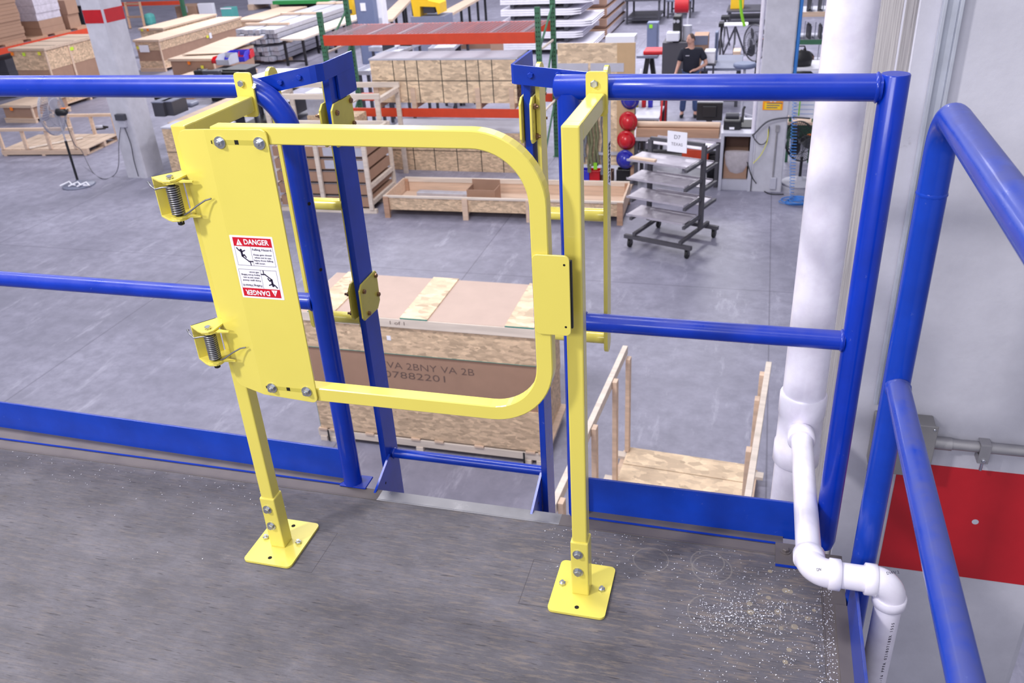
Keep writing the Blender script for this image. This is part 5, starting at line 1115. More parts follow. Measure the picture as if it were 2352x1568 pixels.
# white panel stack
rs = random.Random(8)
for k in range(6):
    z_ = G + .10 + k * .335; x1_ = -4.35 + (0.35 if k in (0, 4) else rs.uniform(-.05, .35))
    t = thing('panel_pack', 'white corrugated panel pack, %s of the stack behind the right upright' % ordn(k, 6), 'panels', (-5.6, 25.4, z_), 0, 'white corrugated panel packs')
    for j in range(3): obj('panel', MB().prism([(-6.9, z_ + .05 + j * .065), (x1_ - .3, z_ + .05 + j * .065), (x1_, z_ + .09 + j * .065), (x1_ - .02, z_ + .11 + j * .065), (x1_ - .3, z_ + .105 + j * .065), (-6.9, z_ + .105 + j * .065)], 'y', 25.4 + j * .01, 27.6), 'white_paint', t)
    for x_ in (-6.6, -5.3, -4.9): obj('spacer', MB().box(x_, x_ + .12, 25.45, 27.5, z_ - .06, z_ + .05), 'dark_grey', t)
for k in range(5):
    z_ = G + k * .335
    t = thing('wrapped_carton', 'film wrapped brown carton, %s of the stack right of the white panels' % ordn(k, 5), 'box', (-4.5, 28.2, z_), 0, 'film wrapped cartons by the white panels')
    obj('carton_body', MB().box(-4.85, -4.05, 28.2, 32.5, z_ + .05, z_ + .31), 'cardboard', t, bevel=.02); obj('film', MB().box(-4.05, -4.03, 28.3, 32.4, z_ + .08, z_ + .28), 'plastic_wrap', t); obj('film', MB().box(-4.8, -4.3, 28.17, 28.2, z_ + .10, z_ + .26), 'plastic_wrap' if k % 2 else 'cardboard', t); obj('skid', MB().box(-4.8, -4.1, 28.25, 32.4, z_, z_ + .05), 'pine_dark', t)
table('low dark steel cart far behind the wrapped cartons', -3.9, -2.6, 31.2, 33.2, .85, 'dark_grey', 'dark_grey', 2, True, 'cart')
table('low grey steel bench far back right of the dark cart', -2.55, -1.6, 32.5, 34.2, .65, 'mid_grey', 'dark_grey', 2, False, 'bench')
far_box('grey_cabinet', 'slim blue grey cabinet standing alone left of the worker', 'cabinet', 1485, 52, 1510, 118, 24.6, .35, 'cabinet_blue_grey', z0=G, kids=[('door_edge', (.94, .97, .02, .98), 'dark_grey'), ('sticker', (.2, .5, .85, .95), 'lime')])
# red hose reel on a stand
q = at(1566, 25, y=30.0); t = thing('hose_reel', 'dark red hose reel on a tall stand behind the worker', 'reel', (q.x, q.y, G))
obj('drum', MB().tube([(q.x - .23, 30, q.z + .2), (q.x - .2, 30, q.z + .2), (q.x + .2, 30, q.z + .2), (q.x + .23, 30, q.z + .2)], .26, 24), 'band_red', t)
for x_ in (-.22, .22): obj('leg', MB().bar((q.x + x_, 30, q.z), (q.x + x_ * .9, 30, G), .06, .06), 'light_grey', t)

# ---- worker's area
table('grey steel table with a thick top right of the worker', -0.30, 0.62, 18.6, 20.2, .88, 'mid_grey', 'dark_grey', 2)
table('grey table in front of the worker under the blue rail', -1.62, -0.80, 16.2, 17.15, .92, 'shelf_steel', 'cart_steel', 2)
x0_, x1_, z0_, z1_ = rect(1545, 36, 1578, 100, 20.4)
t = thing('drill_press', 'dark bench drill with a light motor cover behind the worker', 'machine', ((x0_ + x1_) / 2, 20.4, G))
cxm = (x0_ + x1_) / 2
obj('column', MB().box(cxm - .16, cxm - .02, 20.5, 20.7, G, z1_ - .1), 'black_plastic', t); obj('head', MB().box(cxm - .18, cxm + .02, 20.35, 20.75, z1_ - .75, z1_), 'black_plastic', t, bevel=.03); obj('motor', MB().cyl((cxm + .15, 20.6, z1_ - .75), (cxm + .15, 20.6, z1_ - .25), .11, 16), 'light_grey', t)
obj('guard', MB().box(cxm - .30, cxm - .0, 20.1, 20.4, z0_ + .1, z0_ + .30), 'paper_white', t, bevel=.02); obj('base_cabinet', MB().box(cxm - .40, cxm + .3, 20.2, 20.9, G, z0_ + .05), 'cart_steel', t)
for dx in (-.09, .0): obj('gauge', MB().cyl((cxm - .06 + dx, 20.34, z1_ - .12), (cxm - .06 + dx, 20.35, z1_ - .12), .04, 14), 'aluminium', t)
far_box('white_bucket', 'white plastic container at the worker\'s elbow', 'container', 1617, 118, 1641, 146, 18.2, .35, 'white_paint', z0=None, kids=[('rim', (0, 1, .88, 1), 'white_paint')])
t = thing('side_stand', 'small stand under the white container beside the worker', 'stand', (-.1, 18.2, G)); x0_, x1_, z0_, z1_ = rect(1617, 118, 1641, 146, 18.2); obj('stand_top', MB().box(x0_ - .03, x1_ + .03, 18.15, 18.58, z0_ - .04, z0_ - .002), 'dark_grey', t)
for x_ in (x0_, x1_ - .04): obj('leg', MB().box(x_, x_ + .04, 18.2, 18.24, G, z0_ - .04), 'dark_grey', t)
far_box('storage_carton', 'open carton of rods behind the worker\'s shoulder', 'box', 1592, 82, 1625, 112, 21.5, .6, 'cardboard', z0=G, kids=[('rim', (0, 1, .80, 1), 'mid_grey')])
def tripod(lab, px, pyb, pyt, y, top=None, r=.35):
    b = at(px, pyb, y=y); zt3 = at(px, pyt, y=y).z; t = thing('floor_stand', lab, 'stand', (b.x, y, G))
    obj('pole', MB().cyl((b.x, y, G + .3), (b.x, y, zt3), .03, 10), 'black_plastic', t)
    for a_ in (0.5, 2.6, 4.7): obj('foot', MB().bar((b.x, y, G + .8), (b.x + r * math.cos(a_), y + r * math.sin(a_), G + .02), .04, .04), 'dark_grey', t)
    if top: obj(top[0], MB().box(b.x - top[2], b.x + top[2], y - .2, y + .2, zt3, zt3 + top[3]), top[1], t, bevel=.01)
tripod('black tripod stand carrying a white flat panel left of the right fan', 1686, 110, 58, 25.0, ('white_panel', 'paper_white', .35, .05))
tripod('thin black pole stand with a dark head left of the white panel', 1663, 92, 44, 26.5, ('head', 'black_plastic', .12, .10), .2)
tripod('thin black pole stand just left of the steel table', 1654, 116, 60, 23.5, ('head', 'black_plastic', .07, .10), .15)
far_box('sheet_holder', 'dark upright sheet holder standing on the steel table', 'holder', 1640, 74, 1647, 128, 19.2, .3, 'cabinet_blue_grey', z0=G + .885, kids=[('slot', (.4, .6, .05, .95), 'black_plastic')])
far_box('supply_box', 'green and wooden supply box on the floor left of the right fan', 'box', 1683, 118, 1700, 130, 23.5, .5, 'pine', z0=G, kids=[('stripe', (0, 1, .2, .5), 'green_paint')])
t = thing('bar_stool', 'grey padded stool in front of the background column', 'stool', (.75, 18.0, G)); q = at(1711, 152, y=17.6)
obj('seat', MB().tube([(q.x, q.y, q.z - .03), (q.x, q.y, q.z), (q.x, q.y, q.z + .05), (q.x, q.y, q.z + .07)], .23, 24, True, False, [.2, .24, .24, .2]), 'cabinet_blue_grey', t); obj('stem', MB().cyl((q.x, q.y, G + .1), (q.x, q.y, q.z - .03), .03, 10), 'light_grey', t)
for a_ in range(5): obj('foot', MB().bar((q.x, q.y, G + .12), (q.x + .3 * math.cos(a_ * 1.256), q.y + .3 * math.sin(a_ * 1.256), G + .03), .04, .04), 'light_grey', t)
b_ = at(1738, 190, y=20.5)
ped_fan('large grey drum fan partly hidden behind the right background column', Vector((b_.x - .05, 20.5, G)), Vector((b_.x, 20.5, at(1722, 98, y=20.5).z)), -.9, .42, 'dark_grey', 0)
t = table('small dark equipment cart at the top left of the right background column', -.25, 1.0, 30.5, 32.0, .5, 'dark_grey', 'dark_grey', 2, True, 'cart')
far_box('yellow_carton', 'yellow carton on the small dark equipment cart', 'box', 1678, -10, 1708, 12, 30.9, .6, 'machine_yellow', z0=G + .505)
cord('air_hose', 'lime green air hose hanging down beside the drum fan', [at(1700, -20, y=22), at(1702, 20, y=22), at(1706, 45, y=22), at(1710, 60, y=22)], .04, 'lime', 'hose')
# hand cart with a box behind the tool panel
t = thing('hand_truck', 'red and black platform truck carrying a brown box left of the worker', 'cart', (-1.0, 15.3, G))
x0_, x1_, _, _ = rect(1458, 240, 1515, 285, 15.2)
obj('deck', MB().box(x0_, x1_, 15.0, 16.0, G + .15, G + .2), 'dark_shelf', t); obj('upper_deck', MB().box(x0_, x1_, 15.0, 16.0, G + .60, G + .64), 'light_grey', t); obj('carton', MB().box(x0_ + .05, x1_ - .1, 15.1, 15.9, G + .21, G + .55), 'cardboard', t)
for x_ in (x0_, x1_ - .04):
    for y_ in (15.0, 15.96): obj('post', MB().box(x_, x_ + .04, y_, y_ + .04, G + .2, G + .60), 'dark_grey', t)
obj('handle', MB().tube([(x1_ + .02, 15.0, G + .2), (x1_ + .06, 15.0, G + 1.0), (x1_ + .06, 15.9, G + 1.0), (x1_ + .02, 15.9, G + .2)], .02, 8), 'red_plastic', t)
for x_ in (x0_ + .08, x1_ + .06):
    for y_ in (15.08, 15.9): obj('wheel', MB().cyl((x_ - .025, y_, G + .075), (x_ + .025, y_, G + .075), .075, 18), 'black_rubber', t)
for i, (px, mt, lab) in enumerate(((1469, 'note_yellow', 'yellow bottle on the platform truck'), (1485, 'red_plastic', 'red bottle on the platform truck'), (1500, 'blue_plastic', 'blue bottle on the platform truck'), (1477, 'paper_white', 'white bottle on the platform truck'))):
    q = at(px, 234, z=G + .64); q.y = min(max(q.y, 15.1), 15.9); b_ = thing('spray_bottle', lab, 'bottle', (q.x, q.y, G + .64), 0, 'bottles on the platform truck'); lobj('bottle_body', MB().lathe([(.001, 0), (.05, 0), (.05, .15), (.02, .2), (.02, .24), (.001, .24)], (0, 0, 0), 14), mt, b_); lobj('cap', MB().box(-.02, .03, -.015, .015, .24, .29), mt, b_)
t = thing('bench_trestle', 'grey steel trestle with a red tray behind the tool panel', 'trestle', (-1.9, 21.5, G)); x0_, x1_, z0_, z1_ = rect(1462, 128, 1510, 134, 21.0)
obj('table_top', MB().box(x0_, x1_, 21, 22, z0_, z0_ + .06), 'mid_grey', t); obj('leg', MB().bar(((x0_ + x1_) / 2, 21.2, z0_), ((x0_ + x1_) / 2 - .1, 21.2, G), .12, .12), 'black_plastic', t); obj('leg', MB().bar(((x0_ + x1_) / 2, 21.8, z0_), ((x0_ + x1_) / 2 + .1, 21.8, G), .12, .12), 'black_plastic', t)
tag(obj('red_tray', MB().box(x0_ + .15, x0_ + .75, 21.1, 21.7, z0_ + .062, z0_ + .16), 'red_plastic', None, Vector((x0_ + .4, 21.4, z0_ + .06)), bevel=.03), 'bright red tray on the grey trestle behind the tool panel', 'tray')
tag(obj('white_bottle', MB().lathe([(.001, 0), (.05, 0), (.05, .2), (.02, .27), (.02, .33), (.001, .33)], (-1.35, 16.6, G + .925), 14), 'paper_white', None, Vector((-1.35, 16.6, G + .925))), 'white bottle on the grey table left of the worker', 'bottle')
tag(obj('glue_pot', MB().lathe([(.001, 0), (.07, 0), (.075, .12), (.001, .12)], (-1.0, 16.5, G + .925), 14), 'mid_grey', None, Vector((-1.0, 16.5, G + .925))), 'grey pot on the grey table before the worker', 'pot')

# ---- packing desk, monitor and printer
t = thing('packing_bench', 'low bench with a rolled sheet and boards behind the shelf cart', 'bench', (-.3, 12.9, G))
obj('bench_top', MB().box(-1.0, .50, 12.8, 13.7, -2.60, -2.54), 'shelf_steel', t)
for x_ in (-.95, .42):
    for y_ in (12.85, 13.6): obj('leg', MB().box(x_, x_ + .06, y_, y_ + .06, G, -2.60), 'cart_steel', t)
obj('board_stack', MB().box(-.92, .46, 12.82, 13.3, -2.538, -2.40), 'pine_dark', t); obj('lower_shelf', MB().box(-.95, .45, 12.9, 13.6, -3.0, -2.97), 'dark_shelf', t)
tag(obj('paper_roll', MB().cyl((-.96, 12.95, -2.35), (.46, 12.95, -2.35), .05, 18), 'pine', None, Vector((-.2, 12.95, -2.4))), 'long brown paper roll on the packing bench behind the cart', 'roll')
t = thing('computer_desk', 'grey office desk with open front left of the background column', 'desk', (.7, 12.9, G))
obj('desk_top', MB().box(-.9, .85, 13.72, 14.1, -2.72, -2.68), 'wall_white', t); obj('desk_top', MB().box(.50, 1.03, 12.70, 13.74, -2.47, -2.42), 'light_grey', t)
for x_ in (.50, .98): obj('side_panel', MB().box(x_, x_ + .05, 12.70, 13.74, G, -2.47), 'light_grey', t)
for x_ in (-.88, -.2): obj('leg', MB().box(x_, x_ + .05, 13.8, 14.05, G, -2.72), 'light_grey', t)
obj('back_panel', MB().box(.55, .98, 13.70, 13.73, G, -2.47), 'cardboard_dark', t); obj('plinth', MB().box(.50, 1.03, 12.75, 13.74, G, G + .18), 'light_grey', t)
x0_, x1_, z0_, z1_ = rect(1599, 236, 1658, 281, 13.85); t = thing('monitor', 'black computer monitor seen from behind on the desk', 'monitor', ((x0_ + x1_) / 2, 13.9, z0_))
obj('back_shell', MB().box(x0_, x1_, 13.85, 13.90, z0_ + .03, z1_), 'black_plastic', t, bevel=.01); obj('screen_edge', MB().box(x0_, x1_, 13.90, 13.915, z0_ + .03, z1_ + .02), 'white_paint', t); obj('hump', MB().box((x0_ + x1_) / 2 - .12, (x0_ + x1_) / 2 + .12, 13.80, 13.85, z0_ + .10, z1_ - .05), 'black_plastic', t, bevel=.01)
obj('neck', MB().box((x0_ + x1_) / 2 - .05, (x0_ + x1_) / 2 + .05, 13.87, 13.91, -2.66, z0_ + .05), 'dark_grey', t); obj('foot', MB().box((x0_ + x1_) / 2 - .13, (x0_ + x1_) / 2 + .13, 13.8, 14.0, -2.678, -2.66), 'dark_grey', t)
t = thing('label_printer', 'black label printer on the desk beside the background column', 'printer', (.62, 13.0, -2.42)); lobj('printer_body', MB().box(-.10, .18, -.1, .2, 0, .16), 'black_plastic', t, bevel=.02); lobj('label_roll', MB().cyl((-.08, .1, .19), (.14, .1, .19), .05, 14), 'dark_grey', t); lobj('label_slip', MB().box(0, .08, -.13, -.1, .02, .05), 'paper_white', t)
t = thing('desk_phone', 'black desk telephone beside the label printer', 'telephone', (.88, 13.0, -2.42)); lobj('phone_base', MB().prism([(0, 0), (.22, 0), (.22, .10), (0, .03)], 'x', -.08, .10), 'black_plastic', t); lobj('handset', MB().tube([(-.06, .03, .10), (-.06, .1, .30), (-.04, .12, .34)], .02, 8), 'black_plastic', t)
t = thing('waste_box', 'cardboard box with a clear bag liner under the grey desk', 'box', (.76, 12.95, G + .185)); lobj('box_body', MB().box(-.19, .19, -.15, .25, 0, .44), 'cardboard', t); lobj('box_flap', MB().box(-.19, .19, .25, .262, .44, .66), 'cardboard_dark', t)
prof = [(.20, .47), (.215, .40), (.19, .25), (.12, .12), (.02, .08)]; lobj('bag_liner', MB().lathe(prof, (.02, -.14, 0), 16, (1, .25)), 'bag_clear', t)
tag(obj('waste_bin', MB().lathe([(.001, 0), (.10, 0), (.13, .45), (.125, .45), (.095, .02), (.001, .02)], (.38, 13.2, G), 18), 'black_plastic', None, Vector((.38, 13.2, G))), 'slim black bin left of the waste box under the desk', 'bin')
tag(obj('orange_crate', MB().box(-.15, .30, 13.0, 13.45, G + .43, G + .62), 'rack_orange', None, Vector((.1, 13.2, G + .43)), bevel=.02), 'orange box on the lower shelf of the packing bench', 'box')

# ---- right background column with its fittings
kx0, kx1, ky0, ky1 = 1.05, 1.53, 12.72, 13.25
t = thing('concrete_column', 'pale concrete column with an orange notice in the background left of the downpipe', 'column', (1.34, 13.0, G), 0, 'concrete columns of the hall')
obj('shaft', MB().prism([(kx0, ky0 + .02), (kx0 + .02, ky0), (kx1 - .02, ky0), (kx1, ky0 + .02), (kx1, ky1), (kx0, ky1)], 'z', G, 6), 'concrete', t)
tag(obj('blue_pipe', MB().cyl((kx1 + .035, ky0 + .1, -1.55), (kx1 + .035, ky0 + .1, 6), .03, 14), 'hose_blue', None, Vector((kx1 + .035, ky0 + .1, -1.55))), 'slim blue pipe running down the right side of the background column', 'pipe')
tag(obj('white_pipe', MB().cyl((kx0 - .045, ky0 + .06, G), (kx0 - .045, ky0 + .06, 6), .032, 14), 'pvc_white', None, Vector((kx0 - .045, ky0 + .06, G))), 'slim white pipe up the left side of the background column', 'pipe')
x0_, x1_, z0_, z1_ = rect(1751, 226, 1797, 252, ky0)
t = thing('notice_sign', 'orange and yellow notice on the background column under the blue rail', 'sign', ((x0_ + x1_) / 2, ky0, z0_)); obj('sign_plate', MB().box(x0_, x1_, ky0 - .015, ky0 - .002, z0_, z1_ + .08), 'sign_orange', t)
sgn_ = obj('yellow_panel', MB().box(x0_ + .03, x1_ - .03, ky0 - .018, ky0 - .015, z0_ + .01, z0_ + (z1_ - z0_) * .62), 'sign_yellow', t)
for k in range(3): obj('printed_line', MB().box(x0_ + .06, x0_ + .06 + [.24, .20, .17][k], ky0 - .0185, ky0 - .018, z0_ + .10 - .035 * k, z0_ + .115 - .035 * k), 'sticker_grey', sgn_)
for dx in (-.03, .03): obj('symbol', MB().cyl(((x0_ + x1_) / 2 + dx, ky0 - .017, z1_ - .03), ((x0_ + x1_) / 2 + dx, ky0 - .015, z1_ - .03), .022, 12), 'paper_white', t)
t = thing('conduit', 'thin grey conduit down the front of the background column', 'conduit', (1.38, ky0, G)); obj('pipe', MB().cyl((1.38, ky0 - .02, G + .25), (1.38, ky0 - .02, -2.38), .014, 10), 'conduit_steel', t); obj('outlet', MB().box(1.34, 1.44, ky0 - .06, ky0 - .001, G + .06, G + .26), 'light_grey', t, bevel=.01); obj('fitting', MB().box(1.35, 1.41, ky0 - .045, ky0 - .001, -2.38, -2.28), 'conduit_steel', t)
cord('hose', 'black hose looping across the front of the background column', [at(1860, 272, y=12.9), at(1815, 270, y=12.65), at(1765, 278, y=12.6), at(1735, 305, y=12.6), at(1728, 312, y=12.6)], .014, 'dark_grey', 'hose')
cord('extension_cord', 'black cord drooping from the conduit fitting to the desk side', [at(1767, 290, y=12.66), at(1762, 322, y=12.64), at(1748, 332, y=12.62), at(1735, 322, y=12.62), at(1728, 308, y=12.64)], .009, 'black_plastic')
cord('extension_cord', 'yellow cord curving down the left side of the background column', [at(1765, 296, y=12.66), at(1762, 325, y=12.62), at(1748, 355, y=12.62), at(1730, 375, y=12.64)], .007, 'note_yellow')
cord('extension_cord', 'long black cord running from the desk along the floor to the coiled hose', [at(1716, 372, y=12.6), at(1728, 408, y=12.5), g(1745, 432) + Vector((0, 0, .02)), g(1765, 446) + Vector((0, 0, .015)), g(1800, 448) + Vector((0, 0, .015))], .010, 'black_plastic')
# coiled blue air hose
a, b = at(1826, 222, y=12.2), at(1822, 428, y=12.2)
m = MB(); N = 34; P_ = []
for i in range(N * 10 + 1):
    u = i / (N * 10); c_ = a.lerp(Vector((b.x, b.y, G + .03)), u); rr_ = .028 + .02 * math.sin(u * PI); P_.append(c_ + Vector((rr_ * math.cos(i * 2 * PI / 10), rr_ * math.sin(i * 2 * PI / 10), 0)))
m.tube(P_, .0045, 5, True); 
for k in range(9):
    cx_ = b.x + .04 + .03 * (k % 3); m.tube([(cx_ + (.09 + .02 * (k % 4)) * math.cos(j * 2 * PI / 20) * 1.6, b.y - .05 + .1 * math.sin(j * 2 * PI / 20) * (1 + .1 * k), G + .012 + .008 * k) for j in range(20)], .006, 5, False, True)
o = obj('coiled_hose', m, 'hose_blue', None, Vector((b.x, b.y, G))); tag(o, 'coiled blue air hose hanging to the floor right of the background column', 'hose')
b_ = g(1836, 426)
ped_fan('black pedestal fan standing between the background column and the white downpipe', Vector((b_.x, b_.y + .15, G)), Vector((b_.x, b_.y, at(1842, 322, y=b_.y + .15).z)), -.75, .33, 'black_plastic', 0)
# chart board and shelving right of the column
x0_, x1_, z0_, z1_ = rect(1812, 218, 1872, 272, 14.4)
t = thing('chart_board', 'white chart board with green edges behind the black pedestal fan', 'board', ((x0_ + x1_) / 2, 14.4, z0_)); obj('board', MB().box(x0_, x1_, 14.4, 14.43, z0_, z1_ + .35), 'paper_white', t)
for k in range(5): obj('grid_line', MB().box(x0_ + .08, x1_ - .04, 14.397, 14.4, z0_ + .08 + .08 * k, z0_ + .085 + .08 * k), 'hose_blue', t)
for x_ in (x0_ + .15, x1_ - .02): obj('green_edge', MB().box(x_, x_ + .02, 14.395, 14.4, z0_ + .05, z1_ + .3), 'lime', t)
for x_ in (x0_, x1_ - .05): obj('leg', MB().box(x_, x_ + .05, 14.43, 14.48, G, z1_), 'rack_green', t)
obj('shelf', MB().box(x0_ - .1, x1_ + .3, 14.40, 14.9, z0_ - .12, z0_ - .07), 'pine', t); obj('dark_panel', MB().box(x0_ - .02, x1_ + .2, 14.75, 14.8, G + .35, z0_ - .13), 'rack_green', t)
t = thing('parts_shelving', 'pallet shelving with grey parts and boxes right of the background column', 'shelving', (2.4, 19.5, G))
sx0, sx1, sy = at(1822, 100, y=19.5).x, at(1905, 100, y=19.5).x, 19.5
for x_ in (sx0, sx1): obj('upright', MB().box(x_ - .05, x_ + .05, sy, sy + .1, G, 1.8), 'rack_green', t)
SH = [at(1855, p_, y=sy).z for p_ in (150, 92, 28)]
for i, z_ in enumerate(SH): obj('shelf_beam', MB().box(sx0, sx1, sy, sy + .06, z_ - .1, z_), 'rack_green' if i == 1 else 'pine', t); obj('shelf_deck', MB().box(sx0, sx1, sy + .06, sy + 1.0, z_ - .04, z_ - .005), 'light_grey', t)
rs = random.Random(12)
pn = ['lowest', 'middle', 'top']
for i, z_ in enumerate(SH):
    for k in range(5):
        w_ = (sx1 - sx0 - .2) / 5; x_ = sx0 + .08 + k * w_; h = rs.uniform(.15, .55) if i != 1 else rs.uniform(.35, .6)
        tt = thing('parts_box' if (k + i) % 2 else 'steel_part', '%s on the %s shelf, %s from the left' % ('grey steel part' if (k + i) % 2 == 0 else 'dark parts bin', pn[i], ['first', 'second', 'third', 'fourth', 'fifth'][k]), 'part' if (k + i) % 2 == 0 else 'bin', (x_, sy + .12, z_), rs.uniform(-.2, .2), 'stock on the parts shelving')
        if (k + i) % 2 == 0: lobj('plate', MB().box(.02, w_ - .08, 0, .02, 0, h), 'mid_grey', tt); lobj('flange', MB().box(.02, w_ - .08, .02, .3, 0, .02), 'mid_grey', tt)
        else: lobj('bin_body', MB().box(.02, w_ - .05, 0, .4, 0, h * .7), 'dark_grey' if i else 'cardboard_dark', tt); lobj('contents', MB().box(.05, w_ - .08, .03, .37, h * .7, h * .8), 'black_plastic', tt)
t = thing('side_table', 'white table with a dark bag in front of the parts shelving', 'table', (1.9, 17, G)); x0_, x1_, z0_, z1_ = rect(1816, 152, 1900, 158, 16.6)
obj('table_top', MB().box(x0_, x1_, 16.6, 17.5, z0_ - .04, z0_), 'white_paint', t)
for x_ in (x0_ + .05, x1_ - .1): obj('leg', MB().box(x_, x_ + .05, 16.65, 16.7, G, z0_ - .04), 'light_grey', t)
q = at(1836, 152, y=16.9); b_ = thing('black_bag', 'black bag on the white side table right of the blue pipe', 'bag', (q.x, 16.9, z0_)); lobj('bag_body', MB().lathe([(.001, 0), (.2, 0), (.22, .15), (.16, .28), (.001, .32)], (0, 0, 0), 16, (1.1, .7)), 'black_plastic', b_); lobj('bag_strap', MB().tube([(-.1, 0, .28), (-.06, 0, .38), (.06, 0, .38), (.1, 0, .28)], .015, 6), 'black_plastic', b_)
q = at(1842, 172, y=15.5); b_ = thing('hand_vacuum', 'black and lime tool on the wire beside the blue pipe, just above the rail', 'tool', (q.x, 15.5, q.z), 0); lobj('tool_body', MB().tube([(-.2, 0, 0), (-.15, 0, .03), (.15, 0, .02), (.22, 0, -.02)], .05, 12, True, False, [.02, .05, .05, .02]), 'black_plastic', b_); lobj('lime_band', MB().tube([(-.08, 0, -.05), (0, 0, -.03), (.08, 0, -.05)], .03, 10), 'lime', b_)
lobj('stand_post', MB().box(-.02, .02, .0, .04, G - q.z, -.03), 'light_grey', b_)

# ---- the worker
def skin_chain(name, verts, edges, radii, mat, parent, sub=2, root=0):
    me = bpy.data.meshes.new(name); me.from_pydata([tuple(v) for v in verts], edges, []); o = bpy.data.objects.new(name, me); COL.objects.link(o); o.parent = parent
    sm = o.modifiers.new('skin', 'SKIN'); sm.use_smooth_shade = True
    for i, r in enumerate(radii):
        v = me.skin_vertices[0].data[i]; v.radius = (r, r) if isinstance(r, (int, float)) else r; v.use_root = (i == root)
    ss = o.modifiers.new('sub', 'SUBSURF'); ss.levels = sub; ss.render_levels = sub
    dg = bpy.context.evaluated_depsgraph_get(); m2 = bpy.data.meshes.new_from_object(o.evaluated_get(dg)); m2.materials.clear(); m2.materials.append(MATS[mat])
    for p in m2.polygons: p.use_smooth = True
    r = bpy.data.objects.new(name, m2); COL.objects.link(r); r.parent = parent; bpy.data.objects.remove(o); return r
pw = thing('person', 'person in dark navy t-shirt and blue jeans standing by the grey table, looking left', 'person', (-0.42, 17.75, G), 0.12)
V = Vector
# joints in local coordinates: x to the viewer's right, -y toward the viewer
J = dict(pel=V((0, 0, .95)), ab=V((0, -.01, 1.08)), ch=V((-.01, 0, 1.30)), nk=V((-.01, .01, 1.47)), hd0=V((-.02, -.01, 1.56)), hd1=V((-.03, -.015, 1.67)),
         shR=V((-.19, 0, 1.40)), elR=V((-.27, -.04, 1.12)), wrR=V((-.33, -.26, .99)), hnR=V((-.35, -.33, .97)),
         shL=V((.19, 0, 1.40)), elL=V((.33, -.06, 1.14)), wrL=V((.10, -.26, 1.06)), hnL=V((.02, -.29, 1.05)),
         hpR=V((-.10, 0, .90)), knR=V((-.13, -.03, .48)), anR=V((-.15, .02, .09)), ftR=V((-.18, -.14, .04)),
         hpL=V((.10, 0, .90)), knL=V((.12, -.03, .48)), anL=V((.14, .02, .09)), ftL=V((.13, -.16, .04)))
names = list(J); idx = {n: i for i, n in enumerate(names)}
E_ = [('pel', 'ab'), ('ab', 'ch'), ('ch', 'nk'), ('nk', 'hd0'), ('hd0', 'hd1'), ('ch', 'shR'), ('shR', 'elR'), ('elR', 'wrR'), ('wrR', 'hnR'), ('ch', 'shL'), ('shL', 'elL'), ('elL', 'wrL'), ('wrL', 'hnL'), ('pel', 'hpR'), ('hpR', 'knR'), ('knR', 'anR'), ('anR', 'ftR'), ('pel', 'hpL'), ('hpL', 'knL'), ('knL', 'anL'), ('anL', 'ftL')]
rad = dict(pel=.14, ab=.14, ch=.15, nk=.06, hd0=.075, hd1=.085, shR=.065, elR=.042, wrR=.028, hnR=.032, shL=.065, elL=.042, wrL=.028, hnL=.032, hpR=.085, knR=.055, anR=.04, ftR=.035, hpL=.085, knL=.055, anL=.04, ftL=.035)
body = skin_chain('body', [J[n] for n in names], [(idx[a], idx[b]) for a, b in E_], [rad[n] for n in names], 'skin', pw)
def sub_fig(name, ns, es, k, mat, extra=None):
    vs = [(extra or {}).get(n, J.get(n)) for n in ns]; return skin_chain(name, vs, [(ns.index(a), ns.index(b)) for a, b in es], [k.get(n, rad.get(n, .05)) for n in ns], mat, pw)
mid = lambda a, b, u: J[a].lerp(J[b], u)
ex = dict(slR=mid('shR', 'elR', .75), slL=mid('shL', 'elL', .75), hem=V((0, 0, .86)), thR=mid('knR', 'anR', .97), thL=mid('knL', 'anL', .97), nb=V((-.01, .005, 1.43)))
sub_fig('t_shirt', ['hem', 'ab', 'ch', 'nb', 'shR', 'slR', 'shL', 'slL'], [('hem', 'ab'), ('ab', 'ch'), ('ch', 'nb'), ('ch', 'shR'), ('shR', 'slR'), ('ch', 'shL'), ('shL', 'slL')], dict(hem=(.19, .14), ab=(.195, .155), ch=(.19, .15), nb=.085, shR=.09, slR=.078, shL=.09, slL=.078), 'shirt_navy', ex)
lobj('chest_logo', MB().box(-.13, -.05, -.162, -.158, 1.33, 1.345), 'light_grey', pw)
sub_fig('jeans', ['pel', 'hpR', 'knR', 'thR', 'hpL', 'knL', 'thL'], [('pel', 'hpR'), ('hpR', 'knR'), ('knR', 'thR'), ('pel', 'hpL'), ('hpL', 'knL'), ('knL', 'thL')], dict(pel=(.165, .13), hpR=.10, knR=.075, thR=.07, hpL=.10, knL=.075, thL=.07), 'denim', ex)
for s_ in ('R', 'L'): skin_chain('shoe', [J['an' + s_] + V((0, .04, -.04)), J['an' + s_] + V((-.01, -.08, -.045)), J['ft' + s_] + V((0, -.03, .0))], [(0, 1), (1, 2)], [.048, .045, .036], 'black_plastic', pw)
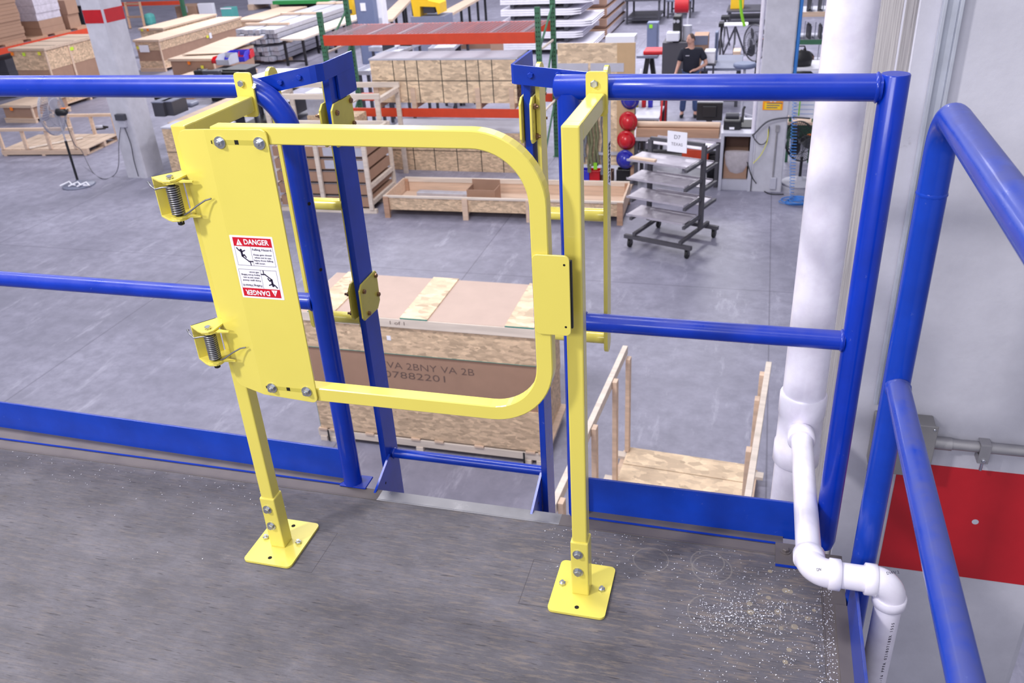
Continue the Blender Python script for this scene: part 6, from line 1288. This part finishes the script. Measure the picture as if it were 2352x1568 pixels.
# head: shaped ellipsoid with nose, ears, eyes, mouth, hair; turned to the viewer's left
HM = Matrix.Translation((-.03, -.02, 1.645)) @ Matrix.Rotation(-.85, 4, 'Z')
def ell(c, r, n=18, k=12):
    m = MB(); prof = [(math.sin(PI * i / k) * 1.0, -math.cos(PI * i / k)) for i in range(k + 1)]; m.lathe([(max(a, .001), b) for a, b in prof], (0, 0, 0), n); m.v = [V((q.x * r[0] + c[0], q.y * r[1] + c[1], q.z * r[2] + c[2])) for q in m.v]; return m
hd = lobj('head', ell((0, 0, 0), (.076, .098, .118)).xf(HM), 'skin', pw)
m = MB(); m.prism([(-.094, .012), (-.122, -.022), (-.092, -.028)], 'x', -.012, .012); lobj('nose', m.xf(HM), 'skin', hd)
for sx in (-1, 1):
    lobj('ear', ell((sx * .078, .005, -.008), (.012, .022, .032), 10, 8).xf(HM), 'skin', hd); lobj('eye', ell((sx * .032, -.086, .012), (.013, .008, .007), 10, 8).xf(HM), 'hair_brown', hd)
lobj('mouth', ell((0, -.088, -.055), (.024, .008, .006), 10, 8).xf(HM), 'marker_ink', hd)
m = MB(); ph = [(math.sin(PI * i / 12), math.cos(PI * i / 12)) for i in range(7)]; m.lathe([(max(a, .001), b) for a, b in ph], (0, 0, 0), 20); m.v = [V((q.x * .083, q.y * .092 + .016, q.z * .118 + .010 + (-.03 if q.y > .3 else .02) * (1 - q.z))) for q in m.v]; lobj('hair', m.xf(HM), 'hair_brown', hd)
# hands with five fingers
for s_, wr, hn, side in (('R', 'wrR', 'hnR', 1), ('L', 'wrL', 'hnL', -1)):
    d = (J[hn] - J[wr]).normalized(); sd = d.cross(V((0, 0, 1))).normalized() * side; dn = V((0, 0, -1))
    for k, (off, ln) in enumerate(((-.030, .060), (-.012, .074), (.007, .078), (.024, .068))):
        b0 = J[hn] + sd * off * .9; skin_chain('finger', [b0 - d * .01, b0 + d * ln * .45 + dn * .006, b0 + d * ln * .8 + dn * .028], [(0, 1), (1, 2)], [.010, .009, .008], 'skin', body, 1)
    b0 = J[wr] + d * .03 - sd * .03; skin_chain('thumb', [b0, b0 - sd * .025 + d * .025, b0 - sd * .02 + d * .055 + dn * .01], [(0, 1), (1, 2)], [.012, .010, .009], 'skin', body, 1)
